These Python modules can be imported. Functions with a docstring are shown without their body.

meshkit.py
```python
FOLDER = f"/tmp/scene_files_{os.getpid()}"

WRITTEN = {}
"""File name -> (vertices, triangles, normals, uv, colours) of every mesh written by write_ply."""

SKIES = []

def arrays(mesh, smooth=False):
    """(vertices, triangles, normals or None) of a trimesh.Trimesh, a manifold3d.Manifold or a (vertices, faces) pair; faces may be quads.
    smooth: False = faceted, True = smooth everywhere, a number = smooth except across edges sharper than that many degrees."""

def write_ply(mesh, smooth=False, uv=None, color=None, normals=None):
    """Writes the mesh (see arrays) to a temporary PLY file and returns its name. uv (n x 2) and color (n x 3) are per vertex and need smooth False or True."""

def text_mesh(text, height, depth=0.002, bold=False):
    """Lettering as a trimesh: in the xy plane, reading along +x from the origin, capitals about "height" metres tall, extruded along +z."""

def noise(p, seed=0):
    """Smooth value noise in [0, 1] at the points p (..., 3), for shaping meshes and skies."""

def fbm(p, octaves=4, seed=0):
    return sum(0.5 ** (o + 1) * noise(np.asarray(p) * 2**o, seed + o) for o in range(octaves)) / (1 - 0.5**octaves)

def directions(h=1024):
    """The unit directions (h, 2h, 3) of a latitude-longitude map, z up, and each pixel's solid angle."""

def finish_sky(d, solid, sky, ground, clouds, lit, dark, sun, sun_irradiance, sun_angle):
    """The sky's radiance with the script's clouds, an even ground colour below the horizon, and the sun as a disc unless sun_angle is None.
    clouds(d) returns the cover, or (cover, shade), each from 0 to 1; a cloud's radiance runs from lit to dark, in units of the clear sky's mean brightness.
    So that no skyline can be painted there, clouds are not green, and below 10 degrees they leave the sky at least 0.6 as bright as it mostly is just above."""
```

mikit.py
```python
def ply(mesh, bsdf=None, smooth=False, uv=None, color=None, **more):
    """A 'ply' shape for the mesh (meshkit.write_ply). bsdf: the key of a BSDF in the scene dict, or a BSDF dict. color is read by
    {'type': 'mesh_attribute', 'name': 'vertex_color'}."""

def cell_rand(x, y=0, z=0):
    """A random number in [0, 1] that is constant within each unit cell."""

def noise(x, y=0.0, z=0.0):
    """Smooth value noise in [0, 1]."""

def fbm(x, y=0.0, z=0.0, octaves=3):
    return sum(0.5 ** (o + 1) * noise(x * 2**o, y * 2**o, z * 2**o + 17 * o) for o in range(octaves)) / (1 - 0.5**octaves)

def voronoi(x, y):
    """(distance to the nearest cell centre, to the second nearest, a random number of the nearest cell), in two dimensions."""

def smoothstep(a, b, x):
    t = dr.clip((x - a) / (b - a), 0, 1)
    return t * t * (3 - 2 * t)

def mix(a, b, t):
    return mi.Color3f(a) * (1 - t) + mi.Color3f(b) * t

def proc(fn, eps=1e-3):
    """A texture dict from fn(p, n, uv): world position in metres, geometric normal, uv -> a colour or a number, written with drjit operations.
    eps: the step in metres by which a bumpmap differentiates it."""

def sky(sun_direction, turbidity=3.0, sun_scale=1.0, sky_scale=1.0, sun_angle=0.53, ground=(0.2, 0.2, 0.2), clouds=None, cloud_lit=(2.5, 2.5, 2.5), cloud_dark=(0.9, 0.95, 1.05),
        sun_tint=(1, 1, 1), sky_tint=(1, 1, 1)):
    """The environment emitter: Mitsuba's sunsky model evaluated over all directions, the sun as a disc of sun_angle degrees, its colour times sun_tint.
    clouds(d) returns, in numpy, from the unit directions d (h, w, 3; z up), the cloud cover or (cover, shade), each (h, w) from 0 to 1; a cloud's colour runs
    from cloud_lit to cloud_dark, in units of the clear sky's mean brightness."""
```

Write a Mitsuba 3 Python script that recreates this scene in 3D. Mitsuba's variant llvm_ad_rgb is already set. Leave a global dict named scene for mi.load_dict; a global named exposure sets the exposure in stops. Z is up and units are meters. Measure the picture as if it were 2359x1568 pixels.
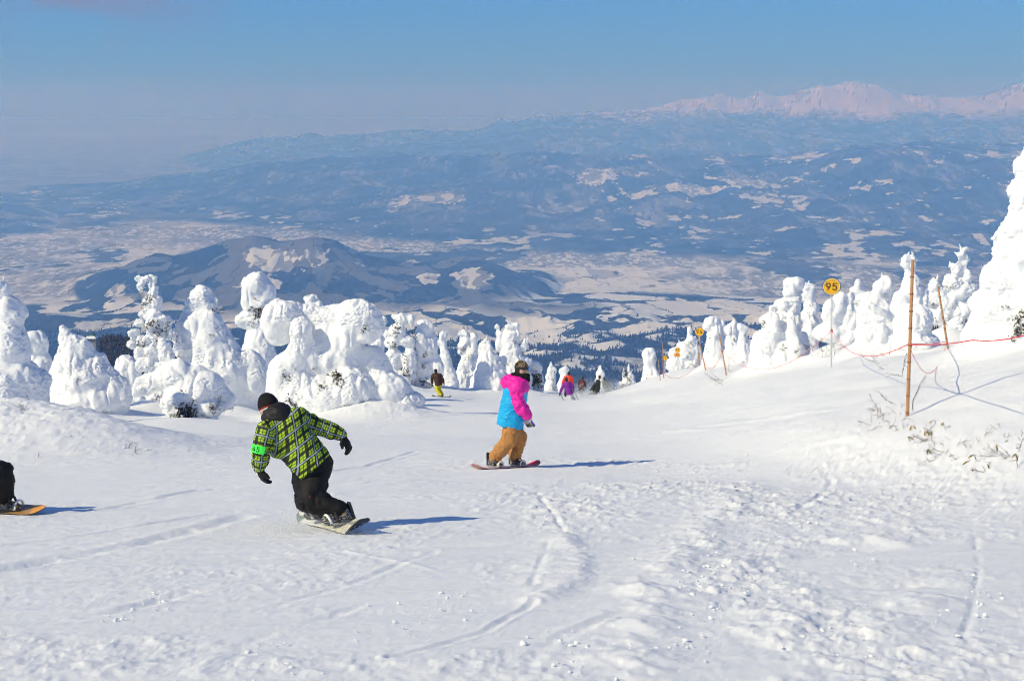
import math, random
import numpy as np, trimesh
import drjit as dr
import mitsuba as mi
import mikit, meshkit
from scipy.ndimage import gaussian_filter

T = mi.ScalarTransform4f
scene, labels = {'type': 'scene'}, {}
rng = np.random.default_rng(11)

# ------------------------------------------------------------------ camera, sky, haze, exposure
CAM = np.array([0.0, 0.0, 1.5])
FD, UC, VC, VH = 3131.0, 1179.0, 784.0, 241.0      # focal length, centre and horizon of the photograph's 2358 x 1568 view
PITCH = math.atan((VC - VH) / FD)
FWD = np.array([0, math.cos(PITCH), -math.sin(PITCH)])
UPV = np.array([0, math.sin(PITCH), math.cos(PITCH)])
exposure = 1.68
scene['camera'] = {'type': 'perspective', 'fov': 2 * math.degrees(math.atan(1179 / FD)), 'fov_axis': 'x', 'near_clip': 0.2, 'far_clip': 400000.0,
                   'to_world': T().look_at(origin=CAM.tolist(), target=(CAM + FWD).tolist(), up=[0, 0, 1]),
                   'medium': {'type': 'ref', 'id': 'haze_air'}}
SUN = np.array([-0.86, -0.51, 0.0]) * math.cos(math.radians(37)) + np.array([0, 0, math.sin(math.radians(37))])


def cloud_cover(d):
    az, el = np.arctan2(d[..., 0], d[..., 1]), np.arcsin(np.clip(d[..., 2], -1, 1))
    p = np.stack([az * 13 + el * 9, el * 34 - az * 5, az * 0 + 3.3], -1)
    n = meshkit.fbm(p + 1.6 * meshkit.fbm(p * 0.8, 3, 5)[..., None], 5, 2)
    big = meshkit.fbm(np.stack([az * 3.1 + CLOUD[0], el * 5 + CLOUD[1], az * 0 + 8.1], -1), 2, 9)
    return 0.85 * np.clip((n - 0.42) / 0.2, 0, 1) * np.clip((big - 0.50) / 0.14, 0, 1) * np.clip((el - 0.02) / 0.05, 0, 1)


CLOUD = (43.15, 0.96)
scene['sky'] = mikit.sky(SUN, turbidity=2.6, sun_tint=(0.875, 1.0, 1.03), sky_tint=(0.36, 0.77, 1.42), sky_scale=0.64, clouds=cloud_cover, cloud_lit=(1.05, 0.92, 0.88), cloud_dark=(0.6, 0.6, 0.7),
                         ground=(0.5, 0.52, 0.56))
scene['haze_air'] = {'type': 'homogeneous', 'albedo': {'type': 'rgb', 'value': [0.61, 0.77, 0.96]},
                     'sigma_t': {'type': 'rgb', 'value': [0.034e-3, 0.066e-3, 0.122e-3]}, 'phase': {'type': 'hg', 'g': 0.0}}
scene['clear_skin'] = {'type': 'null'}
scene['haze'] = {'type': 'cube', 'to_world': T().translate([0, 58000, -430]).scale([95000, 95000, 1150]), 'bsdf': {'type': 'ref', 'id': 'clear_skin'},
                 'interior': {'type': 'ref', 'id': 'haze_air'}}
labels['haze'] = {'kind': 'stuff', 'label': 'pale blue winter haze over the valley', 'category': 'haze'}


# ------------------------------------------------------------------ small tools
def sstep(a, b, x):
    t = np.clip((x - a) / (b - a), 0, 1)
    return t * t * (3 - 2 * t)


def ray(u, v):
    return FWD + np.array([1.0, 0, 0]) * (u - UC) / FD - UPV * (v - VC) / FD


def at(u, v, y):
    """The point of the view ray of pixel (u, v) whose distance ahead is y metres."""
    r = ray(u, v)
    return CAM + r * (y / r[1])


def depr(v):
    """tangent of the depression below the horizon of row v (straight ahead)"""
    r = ray(UC, v)
    return -r[2] / r[1]


def n2(x, y, seed=0, octaves=4):
    x, y = np.broadcast_arrays(np.asarray(x, float), np.asarray(y, float))
    return meshkit.fbm(np.stack([x, y, np.zeros_like(x) + 0.37], -1), octaves, seed)


def key_for(name):
    k, i = name, 0
    taken = {s.split('__')[0] for s in scene}
    while k in taken:
        i += 1
        k = f'{name}_{i:03d}'
    return k


def part(parent, name, shape, label=None, kind=None):
    k, i = f'{parent}__{name}', 0
    while k in scene:
        i += 1
        k = f'{parent}__{name}_{i:03d}'
    scene[k] = shape
    if label or kind:
        labels[k] = {a: b for a, b in (('label', label), ('kind', kind)) if b}
    return k


def tag(k, label, cat, group=None, kind=None):
    labels[k] = {a: b for a, b in (('label', label), ('category', cat), ('group', group), ('kind', kind)) if b}
    return k


def rgb(*c):
    return {'type': 'rgb', 'value': list(c)}


def surface_nets(F, lo, h):
    """The zero level of the field F (negative inside) sampled from lo at step h, as (vertices, quads)."""
    S = F < 0
    nx, ny, nz = F.shape
    cnt = np.zeros((nx - 1, ny - 1, nz - 1), np.int8)
    for a, b, c in np.ndindex(2, 2, 2):
        cnt += S[a:nx - 1 + a, b:ny - 1 + b, c:nz - 1 + c]
    ci = np.argwhere((cnt > 0) & (cnt < 8))
    idx = np.full(cnt.shape, -1, np.int64)
    idx[tuple(ci.T)] = np.arange(len(ci))
    corner = [np.array(o) for o in np.ndindex(2, 2, 2)]
    val = {tuple(o): F[tuple((ci + o).T)] for o in corner}
    acc, num = np.zeros((len(ci), 3)), np.zeros(len(ci))
    for o in corner:
        for ax in range(3):
            if o[ax] == 0:
                o2 = o.copy()
                o2[ax] = 1
                a, b = val[tuple(o)], val[tuple(o2)]
                m = (a < 0) != (b < 0)
                t = np.where(m, a / np.where(m, a - b, 1), 0)
                p = np.tile(o.astype(float), (len(ci), 1))
                p[:, ax] = t
                acc += p * m[:, None]
                num += m
    V = (ci + acc / np.maximum(num, 1)[:, None]) * h + lo
    quads = []
    for ax in range(3):
        b, c = (ax + 1) % 3, (ax + 2) % 3
        s0 = np.take(S, np.arange(S.shape[ax] - 1), ax)
        s1 = np.take(S, np.arange(1, S.shape[ax]), ax)
        e = np.argwhere(s0 != s1)
        e = e[(e[:, b] > 0) & (e[:, c] > 0) & (e[:, b] < F.shape[b] - 1) & (e[:, c] < F.shape[c] - 1)]
        ub, uc = np.eye(3, dtype=int)[b], np.eye(3, dtype=int)[c]
        q = np.stack([idx[tuple((e - ub - uc).T)], idx[tuple((e - uc).T)], idx[tuple(e.T)], idx[tuple((e - ub).T)]], 1)
        flip = s1[tuple(e.T)]
        q[flip] = q[flip][:, ::-1]
        quads.append(q)
    return V, np.vstack(quads)


class Blob:
    """A soft union of ellipsoids and tapered capsules; mesh() meshes it."""

    def __init__(self, k=0.05):
        self.k, self.items = k, []

    def ell(self, c, r, rot=None):
        self.items.append(('e', np.asarray(c, float), np.broadcast_to(np.asarray(r, float), 3), rot))
        return self

    def cap(self, a, b, ra, rb=None):
        self.items.append(('c', np.asarray(a, float), np.asarray(b, float), float(ra), float(ra if rb is None else rb)))
        return self

    def chain(self, pts, rs):
        for i in range(len(pts) - 1):
            self.cap(pts[i], pts[i + 1], rs[i], rs[i + 1])
        return self

    def field(self, h, floor=None):
        los, his = [], []
        for it in self.items:
            if it[0] == 'e':
                R = it[2] if it[3] is None else np.full(3, it[2].max())
                los.append(it[1] - R)
                his.append(it[1] + R)
            else:
                los.append(np.minimum(it[1] - it[3], it[2] - it[4]))
                his.append(np.maximum(it[1] + it[3], it[2] + it[4]))
        m = 4 * self.k + 2 * h
        lo, hi = np.min(los, 0) - self.k - 2.5 * h, np.max(his, 0) + self.k + 2.5 * h
        n = np.ceil((hi - lo) / h).astype(int) + 1
        ax = [lo[i] + np.arange(n[i]) * h for i in range(3)]
        E = np.zeros(n, np.float32)
        for it, l, u in zip(self.items, los, his):
            s = [slice(max(0, int((l[i] - m - lo[i]) / h)), min(n[i], int((u[i] + m - lo[i]) / h) + 2)) for i in range(3)]
            X, Y, Z = (ax[i][s[i]].astype(np.float32) for i in range(3))
            X, Y, Z = X[:, None, None], Y[None, :, None], Z[None, None, :]
            if it[0] == 'e':
                c, r = it[1], it[2]
                q = [X - c[0], Y - c[1], Z - c[2]]
                if it[3] is not None:
                    q = [sum(it[3][j, i] * q[j] for j in range(3)) for i in range(3)]
                k0 = np.sqrt(sum((q[i] / r[i]) ** 2 for i in range(3)))
                k1 = np.sqrt(sum((q[i] / r[i] ** 2) ** 2 for i in range(3)))
                d = np.where(k1 > 1e-6, k0 * (k0 - 1) / np.maximum(k1, 1e-6), -r.min())
            else:
                a, b, ra, rb = it[1:]
                ba = b - a
                L = max(ba @ ba, 1e-9)
                t = np.clip(((X - a[0]) * ba[0] + (Y - a[1]) * ba[1] + (Z - a[2]) * ba[2]) / L, 0, 1)
                d = np.sqrt((X - a[0] - t * ba[0]) ** 2 + (Y - a[1] - t * ba[1]) ** 2 + (Z - a[2] - t * ba[2]) ** 2) - (ra + (rb - ra) * t)
            E[s[0], s[1], s[2]] += np.exp(np.clip(-d / self.k, -60, 60)).astype(np.float32)
        return -self.k * np.log(E + 1e-12), lo

    def mesh(self, h, cut=None):
        F, lo = self.field(h)
        F[0], F[-1] = 9, 9
        F[:, 0], F[:, -1] = 9, 9
        F[:, :, 0], F[:, :, -1] = 9, 9
        if cut is not None:
            F = cut(F, lo, h)
        V, Q = surface_nets(F, lo, h)
        return trimesh.Trimesh(V, np.vstack([Q[:, [0, 1, 2]], Q[:, [0, 2, 3]]]), process=False)


def tube(pts, r, n=6, taper=None):
    """A closed tube along the points."""
    P = np.asarray(pts, float)
    m = len(P)
    R = np.linspace(r, r if taper is None else taper, m) if np.isscalar(r) else np.asarray(r)
    d = np.gradient(P, axis=0)
    d /= np.linalg.norm(d, axis=1, keepdims=True) + 1e-12
    ref = np.array([0.13, 0.31, 0.94]) if abs(d[0] @ [0.13, 0.31, 0.94]) < 0.9 else np.array([0.9, 0.3, 0.1])
    a = np.cross(d, ref)
    a /= np.linalg.norm(a, axis=1, keepdims=True)
    b = np.cross(d, a)
    t = np.arange(n) / n * 2 * np.pi
    V = (P[:, None] + R[:, None, None] * (np.cos(t)[None, :, None] * a[:, None] + np.sin(t)[None, :, None] * b[:, None])).reshape(-1, 3)
    i, j = np.meshgrid(np.arange(m - 1), np.arange(n), indexing='ij')
    q = np.stack([i * n + j, i * n + (j + 1) % n, (i + 1) * n + (j + 1) % n, (i + 1) * n + j], -1).reshape(-1, 4)
    f = np.vstack([q[:, [0, 2, 1]], q[:, [0, 3, 2]]])
    c0, c1 = len(V), len(V) + 1
    jj = np.arange(n)
    f = np.vstack([f, np.stack([jj * 0 + c0, jj, (jj + 1) % n], 1), np.stack([jj * 0 + c1, (m - 1) * n + (jj + 1) % n, (m - 1) * n + jj], 1)])
    return trimesh.Trimesh(np.vstack([V, P[:1], P[-1:]]), f[:, ::-1], process=False)


def grid_mesh(X, Y, Z):
    n, m = X.shape
    i, j = np.meshgrid(np.arange(n - 1), np.arange(m - 1), indexing='ij')
    a = i * m + j
    q = np.stack([a, a + 1, a + m + 1, a + m], -1).reshape(-1, 4)
    return trimesh.Trimesh(np.stack([X, Y, Z], -1).reshape(-1, 3), np.vstack([q[:, [0, 1, 2]], q[:, [0, 2, 3]]]), process=False)


cat = trimesh.util.concatenate
# ------------------------------------------------------------------ materials of the setting
def snow_colour(p, n, uv):
    g = mikit.fbm(p.x * 0.9, p.y * 0.9, p.z * 0.9, 3)
    return mikit.mix((0.855, 0.872, 0.88), (0.885, 0.895, 0.897), g)


scene['snow'] = {'type': 'twosided', 'bsdf': {'type': 'diffuse', 'reflectance': mikit.proc(snow_colour)}}
scene['packed_snow'] = {'type': 'diffuse', 'reflectance': mikit.proc(snow_colour)}


# the same value noise in numpy and in drjit, so that trees stand exactly where the ground cover says forest
class NP:
    clip, sqrt, floor, maximum, minimum, sel = staticmethod(np.clip), staticmethod(np.sqrt), staticmethod(np.floor), staticmethod(np.maximum), staticmethod(np.minimum), staticmethod(np.where)

    @staticmethod
    def rand(x, y, z=0):
        x, y, z = (np.asarray(np.floor(v)).astype(np.int64) + 1000000 for v in (x, y, z))
        M = 0xFFFFFFFF
        h = (x * 374761393 + y * 668265263 + z * 2147483647) & M
        h = ((h ^ (h >> 13)) * 1274126177) & M
        return ((h ^ (h >> 16)) & 0xFFFFFF) / 16777215.0

    @staticmethod
    def noise(x, y):
        i, j = np.floor(x), np.floor(y)
        t, s = x - i, y - j
        t, s = t * t * (3 - 2 * t), s * s * (3 - 2 * s)
        r = NP.rand
        return (r(i, j) * (1 - t) + r(i + 1, j) * t) * (1 - s) + (r(i, j + 1) * (1 - t) + r(i + 1, j + 1) * t) * s


class DR:
    clip, sqrt, floor, maximum, minimum, sel = staticmethod(dr.clip), staticmethod(dr.sqrt), staticmethod(dr.floor), staticmethod(dr.maximum), staticmethod(dr.minimum), staticmethod(dr.select)
    rand = staticmethod(mikit.cell_rand)

    @staticmethod
    def noise(x, y):
        i, j = dr.floor(x), dr.floor(y)
        t, s = x - i, y - j
        t, s = t * t * (3 - 2 * t), s * s * (3 - 2 * s)
        r = mikit.cell_rand
        return (r(i, j) * (1 - t) + r(i + 1, j) * t) * (1 - s) + (r(i, j + 1) * (1 - t) + r(i + 1, j + 1) * t) * s


def fb(L, x, y, o=3):
    return sum(0.5 ** (k + 1) * L.noise(x * 2 ** k + 7.3 * k, y * 2 ** k + 3.1 * k) for k in range(o)) / (1 - 0.5 ** o)


def sm(L, a, b, x):
    t = L.clip((x - a) / (b - a), 0, 1)
    return t * t * (3 - 2 * t)


def geo(u, v, z):
    """Where the view ray of pixel (u, v) meets height z: used to give known clearings their place on the map (km)."""
    r = ray(u, v)
    s = (z - CAM[2]) / r[2]
    return float(r[0] * s / 1000), float(r[1] * s / 1000)


def at_d(u, d):
    return float((u - UC) / FD * d), float(d)


# named clearings: x, y, half width, half depth (km), strength
CLEAR = [(*at_d(640, 9.79), 0.36, 0.34, 1.0), (*at_d(590, 9.27), 0.2, 0.2, .9), (*at_d(720, 9.85), 0.25, 0.25, .8), (*at_d(820, 9.96), 0.2, 0.2, .75), (*at_d(985, 9.73), 0.1, 0.2, .9),
         (*at_d(1090, 9.62), 0.22, 0.25, .8), (*at_d(258, 9.50), 0.1, 0.16, .8), (*at_d(170, 7.6), 0.2, 0.2, .8), (*at_d(230, 7.8), 0.3, 0.2, .8), (*at_d(300, 9.3), 0.2, 0.15, .8),
         (*at_d(2010, 21.6), 1.7, 0.5, .95), (*at_d(1180, 23.2), 0.35, 0.8, .9), (*at_d(1740, 17.2), 0.55, 0.5, 1.0), (*at_d(1600, 17.0), 0.5, 0.35, .9), (*at_d(1830, 18.6), 0.5, 0.8, .8),
         (*at_d(1930, 19.3), 0.35, 0.45, .9), (*at_d(1380, 17.8), 0.4, 0.4, .9), (*at_d(1290, 16.1), 0.5, 0.3, .5), (*at_d(930, 16.8), 0.35, 0.6, .9), (*at_d(1000, 16.9), 0.5, 0.4, .8), (*at_d(2300, 17.8), 0.8, 0.35, .7),
         (*at_d(1300, 3.95), 0.25, 0.12, 1.0), (*at_d(1390, 3.9), 0.16, 0.1, 1.0), (*at_d(1420, 4.45), 0.1, 0.12, 1.0), (-.66, 2.3, .15, .26, .9), (*at_d(1090, 6.0), 0.12, 0.14, .9), (*at_d(1390, 5.7), 0.28, 0.4, .9)]


def cells(L, x, y):
    """Irregular plots: (closeness to the border of a plot, the plot's random number)"""
    first, second, which = x * 0 + 9.0, x * 0 + 9.0, x * 0
    for a in (-1, 0, 1):
        for b in (-1, 0, 1):
            cx, cy = L.floor(x) + a, L.floor(y) + b
            px, py = cx + L.rand(cx, cy, 1) - x, cy + L.rand(cx, cy, 2) - y
            d = L.sqrt(px * px + py * py)
            second = L.sel(d < first, first, L.minimum(second, d))
            which = L.sel(d < first, L.rand(cx, cy, 3), which)
            first = L.minimum(first, d)
    return second - first, which


def cover(L, x, y, z, near_only=False):
    """Snow fields (0 = forest, 1 = open snow) and the dusting of snow among bare trees over the map; x, y, z in metres."""
    X, Y = x / 1000.0, y / 1000.0
    r = L.sqrt(X * X + Y * Y)
    w1, w2 = fb(L, X * 1.7 + 5.2, Y * 1.7, 4), fb(L, X * 1.7, Y * 1.7 + 9.1, 4)
    wx, wy = X + 0.45 * w1, Y + 0.45 * w2
    n = fb(L, wx * 1.25, wy * 1.05, 4)
    nb = fb(L, wx * 0.42 + 31.0, wy * 0.42 + 11.0, 3)
    fine = fb(L, X * 9.0, Y * 7.0, 4)
    grain = L.noise(X * 34.0, Y * 17.0)
    plain = sm(L, -1365.0, -1385.0, z) * sm(L, 9.7, 10.5, r + 0.9 * nb)
    foot = sm(L, 4.9, 6.0, r + 0.5 * nb) * sm(L, 13.0, 11.5, r) * (1 - plain)
    # woods with clearings in the foothills: rounded plots along the folds of the land
    edge, plot = cells(L, wx * 3.6 + 0.4 * fine, wy * 2.5)
    s_foot = sm(L, 0.560, 0.572, 0.34 * n + 0.2 * plot + 0.14 * nb + 0.16 * fine + 0.16 * fb(L, wx * 6.3, wy * 4.2 + 2.0, 3) + 0.06 * sm(L, 6.2, 8.6, r) + 0.045 * sm(L, -0.7, 0.8, X) * sm(L, 5.4, 6.6, r) - 0.06 * sm(L, 0.07, 0.02, edge))
    s_hill = sm(L, 0.600, 0.622, 0.02 * sm(L, 16.0, 13.0, r) + 0.22 * n + 0.45 * fb(L, wx * 4.3, wy * 2.3 + 8.0, 4) + 0.33 * fine) * 0.8
    s_near = sm(L, 0.66, 0.68, 0.6 * n + 0.4 * fine)
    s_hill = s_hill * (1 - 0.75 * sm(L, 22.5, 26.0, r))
    s = s_hill * (1 - foot) + s_foot * foot
    s = L.sel(r < 4.7, s_near, s)
    midhill = sm(L, -1345.0, -1290.0, z + 90 * (n - 0.5)) * sm(L, 8.1, 8.7, Y + 0.6 * (w2 - 0.5)) * sm(L, 0.75, 0.25, X + 0.8 * (w1 - 0.5))
    s = s * (1 - 0.85 * midhill)
    # the plain: fields, belts of woodland, hedges, towns
    edge2, plot2 = cells(L, wx * 3.4, Y * 2.0 + 0.2 * w1)
    belts = sm(L, 0.55, 0.57, 0.8 * fb(L, wx * 1.1 + 3.0, wy * 0.7 + 17.0, 4) + 0.2 * fine)
    town = sm(L, 0.42, 0.56, fb(L, X * 0.33 + 2.0, Y * 0.5 + 5.7, 3) + 0.12 * (fine - 0.5))
    spk = L.rand(X * 22.0, Y * 7.5, 3) * 0.5 + 0.5 * L.noise(X * 55.0, Y * 17.0)
    s_plain = (1 - 0.95 * belts) * (1 - 0.62 * town * sm(L, 0.25, 0.6, spk)) * (1 - 0.5 * sm(L, 0.07, 0.02, edge2) * sm(L, 0.35, 0.6, grain)) * (1 - 0.42 * sm(L, 0.55, 0.7, 0.6 * plot2 + 0.4 * fine)) * (1 - 0.3 * sm(L, 0.7, 0.85, grain))
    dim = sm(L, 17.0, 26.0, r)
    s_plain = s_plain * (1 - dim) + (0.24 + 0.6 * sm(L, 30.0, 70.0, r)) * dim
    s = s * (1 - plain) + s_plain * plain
    c = X * 0
    e = 1.5 * (fb(L, X * 6.5, Y * 4.5, 4) - 0.5) + 1.2 * (w1 + n - 1.0)
    for cx, cy, a, b, w in CLEAR:
        q = L.sqrt(((X - cx) / (0.62 * a)) * ((X - cx) / (0.62 * a)) + ((Y - cy) / (0.75 * b)) * ((Y - cy) / (0.75 * b))) + e
        c = L.maximum(c, w * sm(L, 1.0, 0.86, q + 0.45 * (grain - 0.5) + 0.9 * L.maximum(fine - 0.5, 0) * sm(L, 0.3, 0.8, q)))
    c = c * (1 - 0.65 * sm(L, 0.50, 0.56, fb(L, wx * 11.0, wy * 5.0 + 3.0, 3)))
    s = L.maximum(s, c * (1 - 0.5 * sm(L, 0.54, 0.58, 0.7 * fine + 0.3 * grain)))
    # high snowy mountains far away
    alp = sm(L, 30.5, 33.0, r) * sm(L, -430.0, -60.0, z + 420 * (n - 0.5) + 300 * (fine - 0.5))
    s = L.maximum(s, alp * 0.97)
    # bare woods let the snow on their floor shine through on the ridges
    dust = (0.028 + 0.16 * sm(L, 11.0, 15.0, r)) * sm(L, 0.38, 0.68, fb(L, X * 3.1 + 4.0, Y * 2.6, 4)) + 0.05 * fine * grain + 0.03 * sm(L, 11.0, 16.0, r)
    return s, dust


def land_colour(p, n, uv):
    s, dust = cover(DR, p.x, p.y, p.z)
    # slopes turned away from the midday sun keep more snow between the trees
    dust = dust * (0.45 + 3.0 * dr.clip(n.x * 2.5 + 0.2, 0, 1)) * (1 + 0.8 * dr.clip(n.y * 3, 0, 1))
    s = s * (1 - 0.5 * mikit.smoothstep(0.30, 0.45, -n.x))
    tone = fb(DR, p.x / 700.0, p.y / 700.0, 3)
    forest = mikit.mix((0.014, 0.021, 0.028), (0.034, 0.034, 0.036), sm(DR, 0.35, 0.65, tone))
    forest = mikit.mix(forest, (0.45, 0.45, 0.46), dust)
    return mikit.mix(forest, (0.79, 0.815, 0.82), s)


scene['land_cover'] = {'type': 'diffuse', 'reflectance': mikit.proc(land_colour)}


# ------------------------------------------------------------------ the piste: one height function
def groove(X, Y, pts, w, depth, lip):
    """A shallow trench with raised lips along a polyline of world points."""
    best = np.full(X.shape, 9.0)
    for (a, b) in zip(pts[:-1], pts[1:]):
        a, b = np.asarray(a[:2]), np.asarray(b[:2])
        d = b - a
        t = np.clip(((X - a[0]) * d[0] + (Y - a[1]) * d[1]) / (d @ d), 0, 1)
        best = np.minimum(best, np.hypot(X - a[0] - t * d[0], Y - a[1] - t * d[1]))
    return -depth * np.exp(-(best / w) ** 2) + lip * np.exp(-((best - 1.7 * w) / (0.7 * w)) ** 2)


def bank_h(x, y):
    """The snowy bank along the right of the piste: it rises out of the piste without a break."""
    x0 = 3.7 + 0.5 * np.sin(y * 0.13 + 1.0) + 2.2 * sstep(24, 13, y) + 1.5 * sstep(15, 8, y)
    k = 0.55 + 0.35 * sstep(16, 40, y)
    h = 0.275 * k * np.log1p(np.exp(np.clip((x - x0) / k, -30, 30)))
    h = h + 0.22 * sstep(x0 + 0.4, x0 + 2.4, x) * sstep(30, 20, y)
    h = np.where(h > 2.3, 2.3 + 0.7 * (1 - np.exp(-np.maximum(h - 2.3, 0) / 0.9)), h)
    t = x - x0
    w = 0.5 * (n2(x * 0.3, y * 0.16, 21, 4) - 0.5) * (1 - 0.5 * sstep(30, 60, y)) + 0.12 * (n2(x * 0.9, y * 0.5, 22, 3) - 0.5)
    return h * sstep(135, 105, y) + w * sstep(0.2, 2.5, t) * sstep(4, 12, y)


# drifts gathered round the feet of the trees: pixel column, distance, half width (pixels), height (m)
HUMPS = [(90, 50, 60, .4), (205, 52, 110, .4), (330, 57, 80, .6), (430, 50, 100, .4), (520, 58, 80, .6), (600, 62, 60, .6), (740, 54, 170, .35), (900, 54, 90, .35), (930, 88, 60, .5), (1000, 92, 60, .4), (1120, 94, 80, .5), (1190, 101, 60, .5),
         (1650, 84, 50, .7), (1700, 80, 40, .7), (1790, 60, 100, .75), (1870, 64, 50, .7), (1930, 56, 80, .75), (2010, 52, 80, .75), (2100, 46, 80, .75), (2190, 50, 80, .8), (2310, 32, 120, .7)]


def ground_coarse(x, y):
    x, y = np.broadcast_arrays(np.asarray(x, float), np.asarray(y, float))
    z = -0.205 * y
    z = z + 0.7 * sstep(62, 104, y) * sstep(12, 3, x)
    z = z + 0.35 * sstep(66, 84, y) * sstep(-1, -5, x) - 0.72 * np.exp(-((x - 7.3) / 3.4) ** 2) * sstep(60, 96, y)
    z = z + bank_h(x, y)
    # mound by the left edge
    z = z + 1.05 * np.exp(-(((x + 11.6) / 3.9) ** 2 + ((y - 28.5) / 4.4) ** 2)) * (0.85 + 0.5 * (n2(x * 0.5, y * 0.5, 4, 3) - 0.2))
    z = z + 0.45 * np.exp(-(((x + 8.3) / 2.2) ** 2 + ((y - 25.5) / 2.4) ** 2))
    # a low berm before the trees
    z = z + 0.5 * np.exp(-(((x + 5.4) / 2.2) ** 2 + ((y - 52) / 2.6) ** 2)) + 0.35 * np.exp(-(((x + 11.5) / 2.6) ** 2 + ((y - 45) / 2.5) ** 2))
    z = z + 0.1 * sstep(-12.5, -16, x) * sstep(36, 46, y)
    z = z + 0.5 * (n2(x * 0.11, y * 0.11, 8, 2) - 0.5) * sstep(12, 40, y)
    for u, dd, wp, hh in HUMPS:
        cx, rx = (u - UC) / FD * dd, wp / FD * dd
        z = z + hh * np.exp(-((x - cx) / (rx * 0.8)) ** 2 - ((y - dd) / (0.6 * rx + 1.0)) ** 2)
    # over the brow the mountainside drops away
    brow = 118 + 0 * x - 40 * sstep(-10, -17, x) + 45 * sstep(12, 22, x)
    t = np.maximum(y - brow, 0)
    z = z - 0.30 * t * t / (t + 14)
    return z


def hit(u, v, f=None, lo=4.0, hi=170.0):
    """Where the view ray of pixel (u, v) meets the piste."""
    f = f or ground_coarse
    r = ray(u, v)
    ys = np.geomspace(lo, hi, 900)
    P = CAM + r * (ys / r[1])[:, None]
    below = np.nonzero(P[:, 2] < f(P[:, 0], P[:, 1]))[0]
    return P[below[0]] if len(below) else P[-1]


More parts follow.
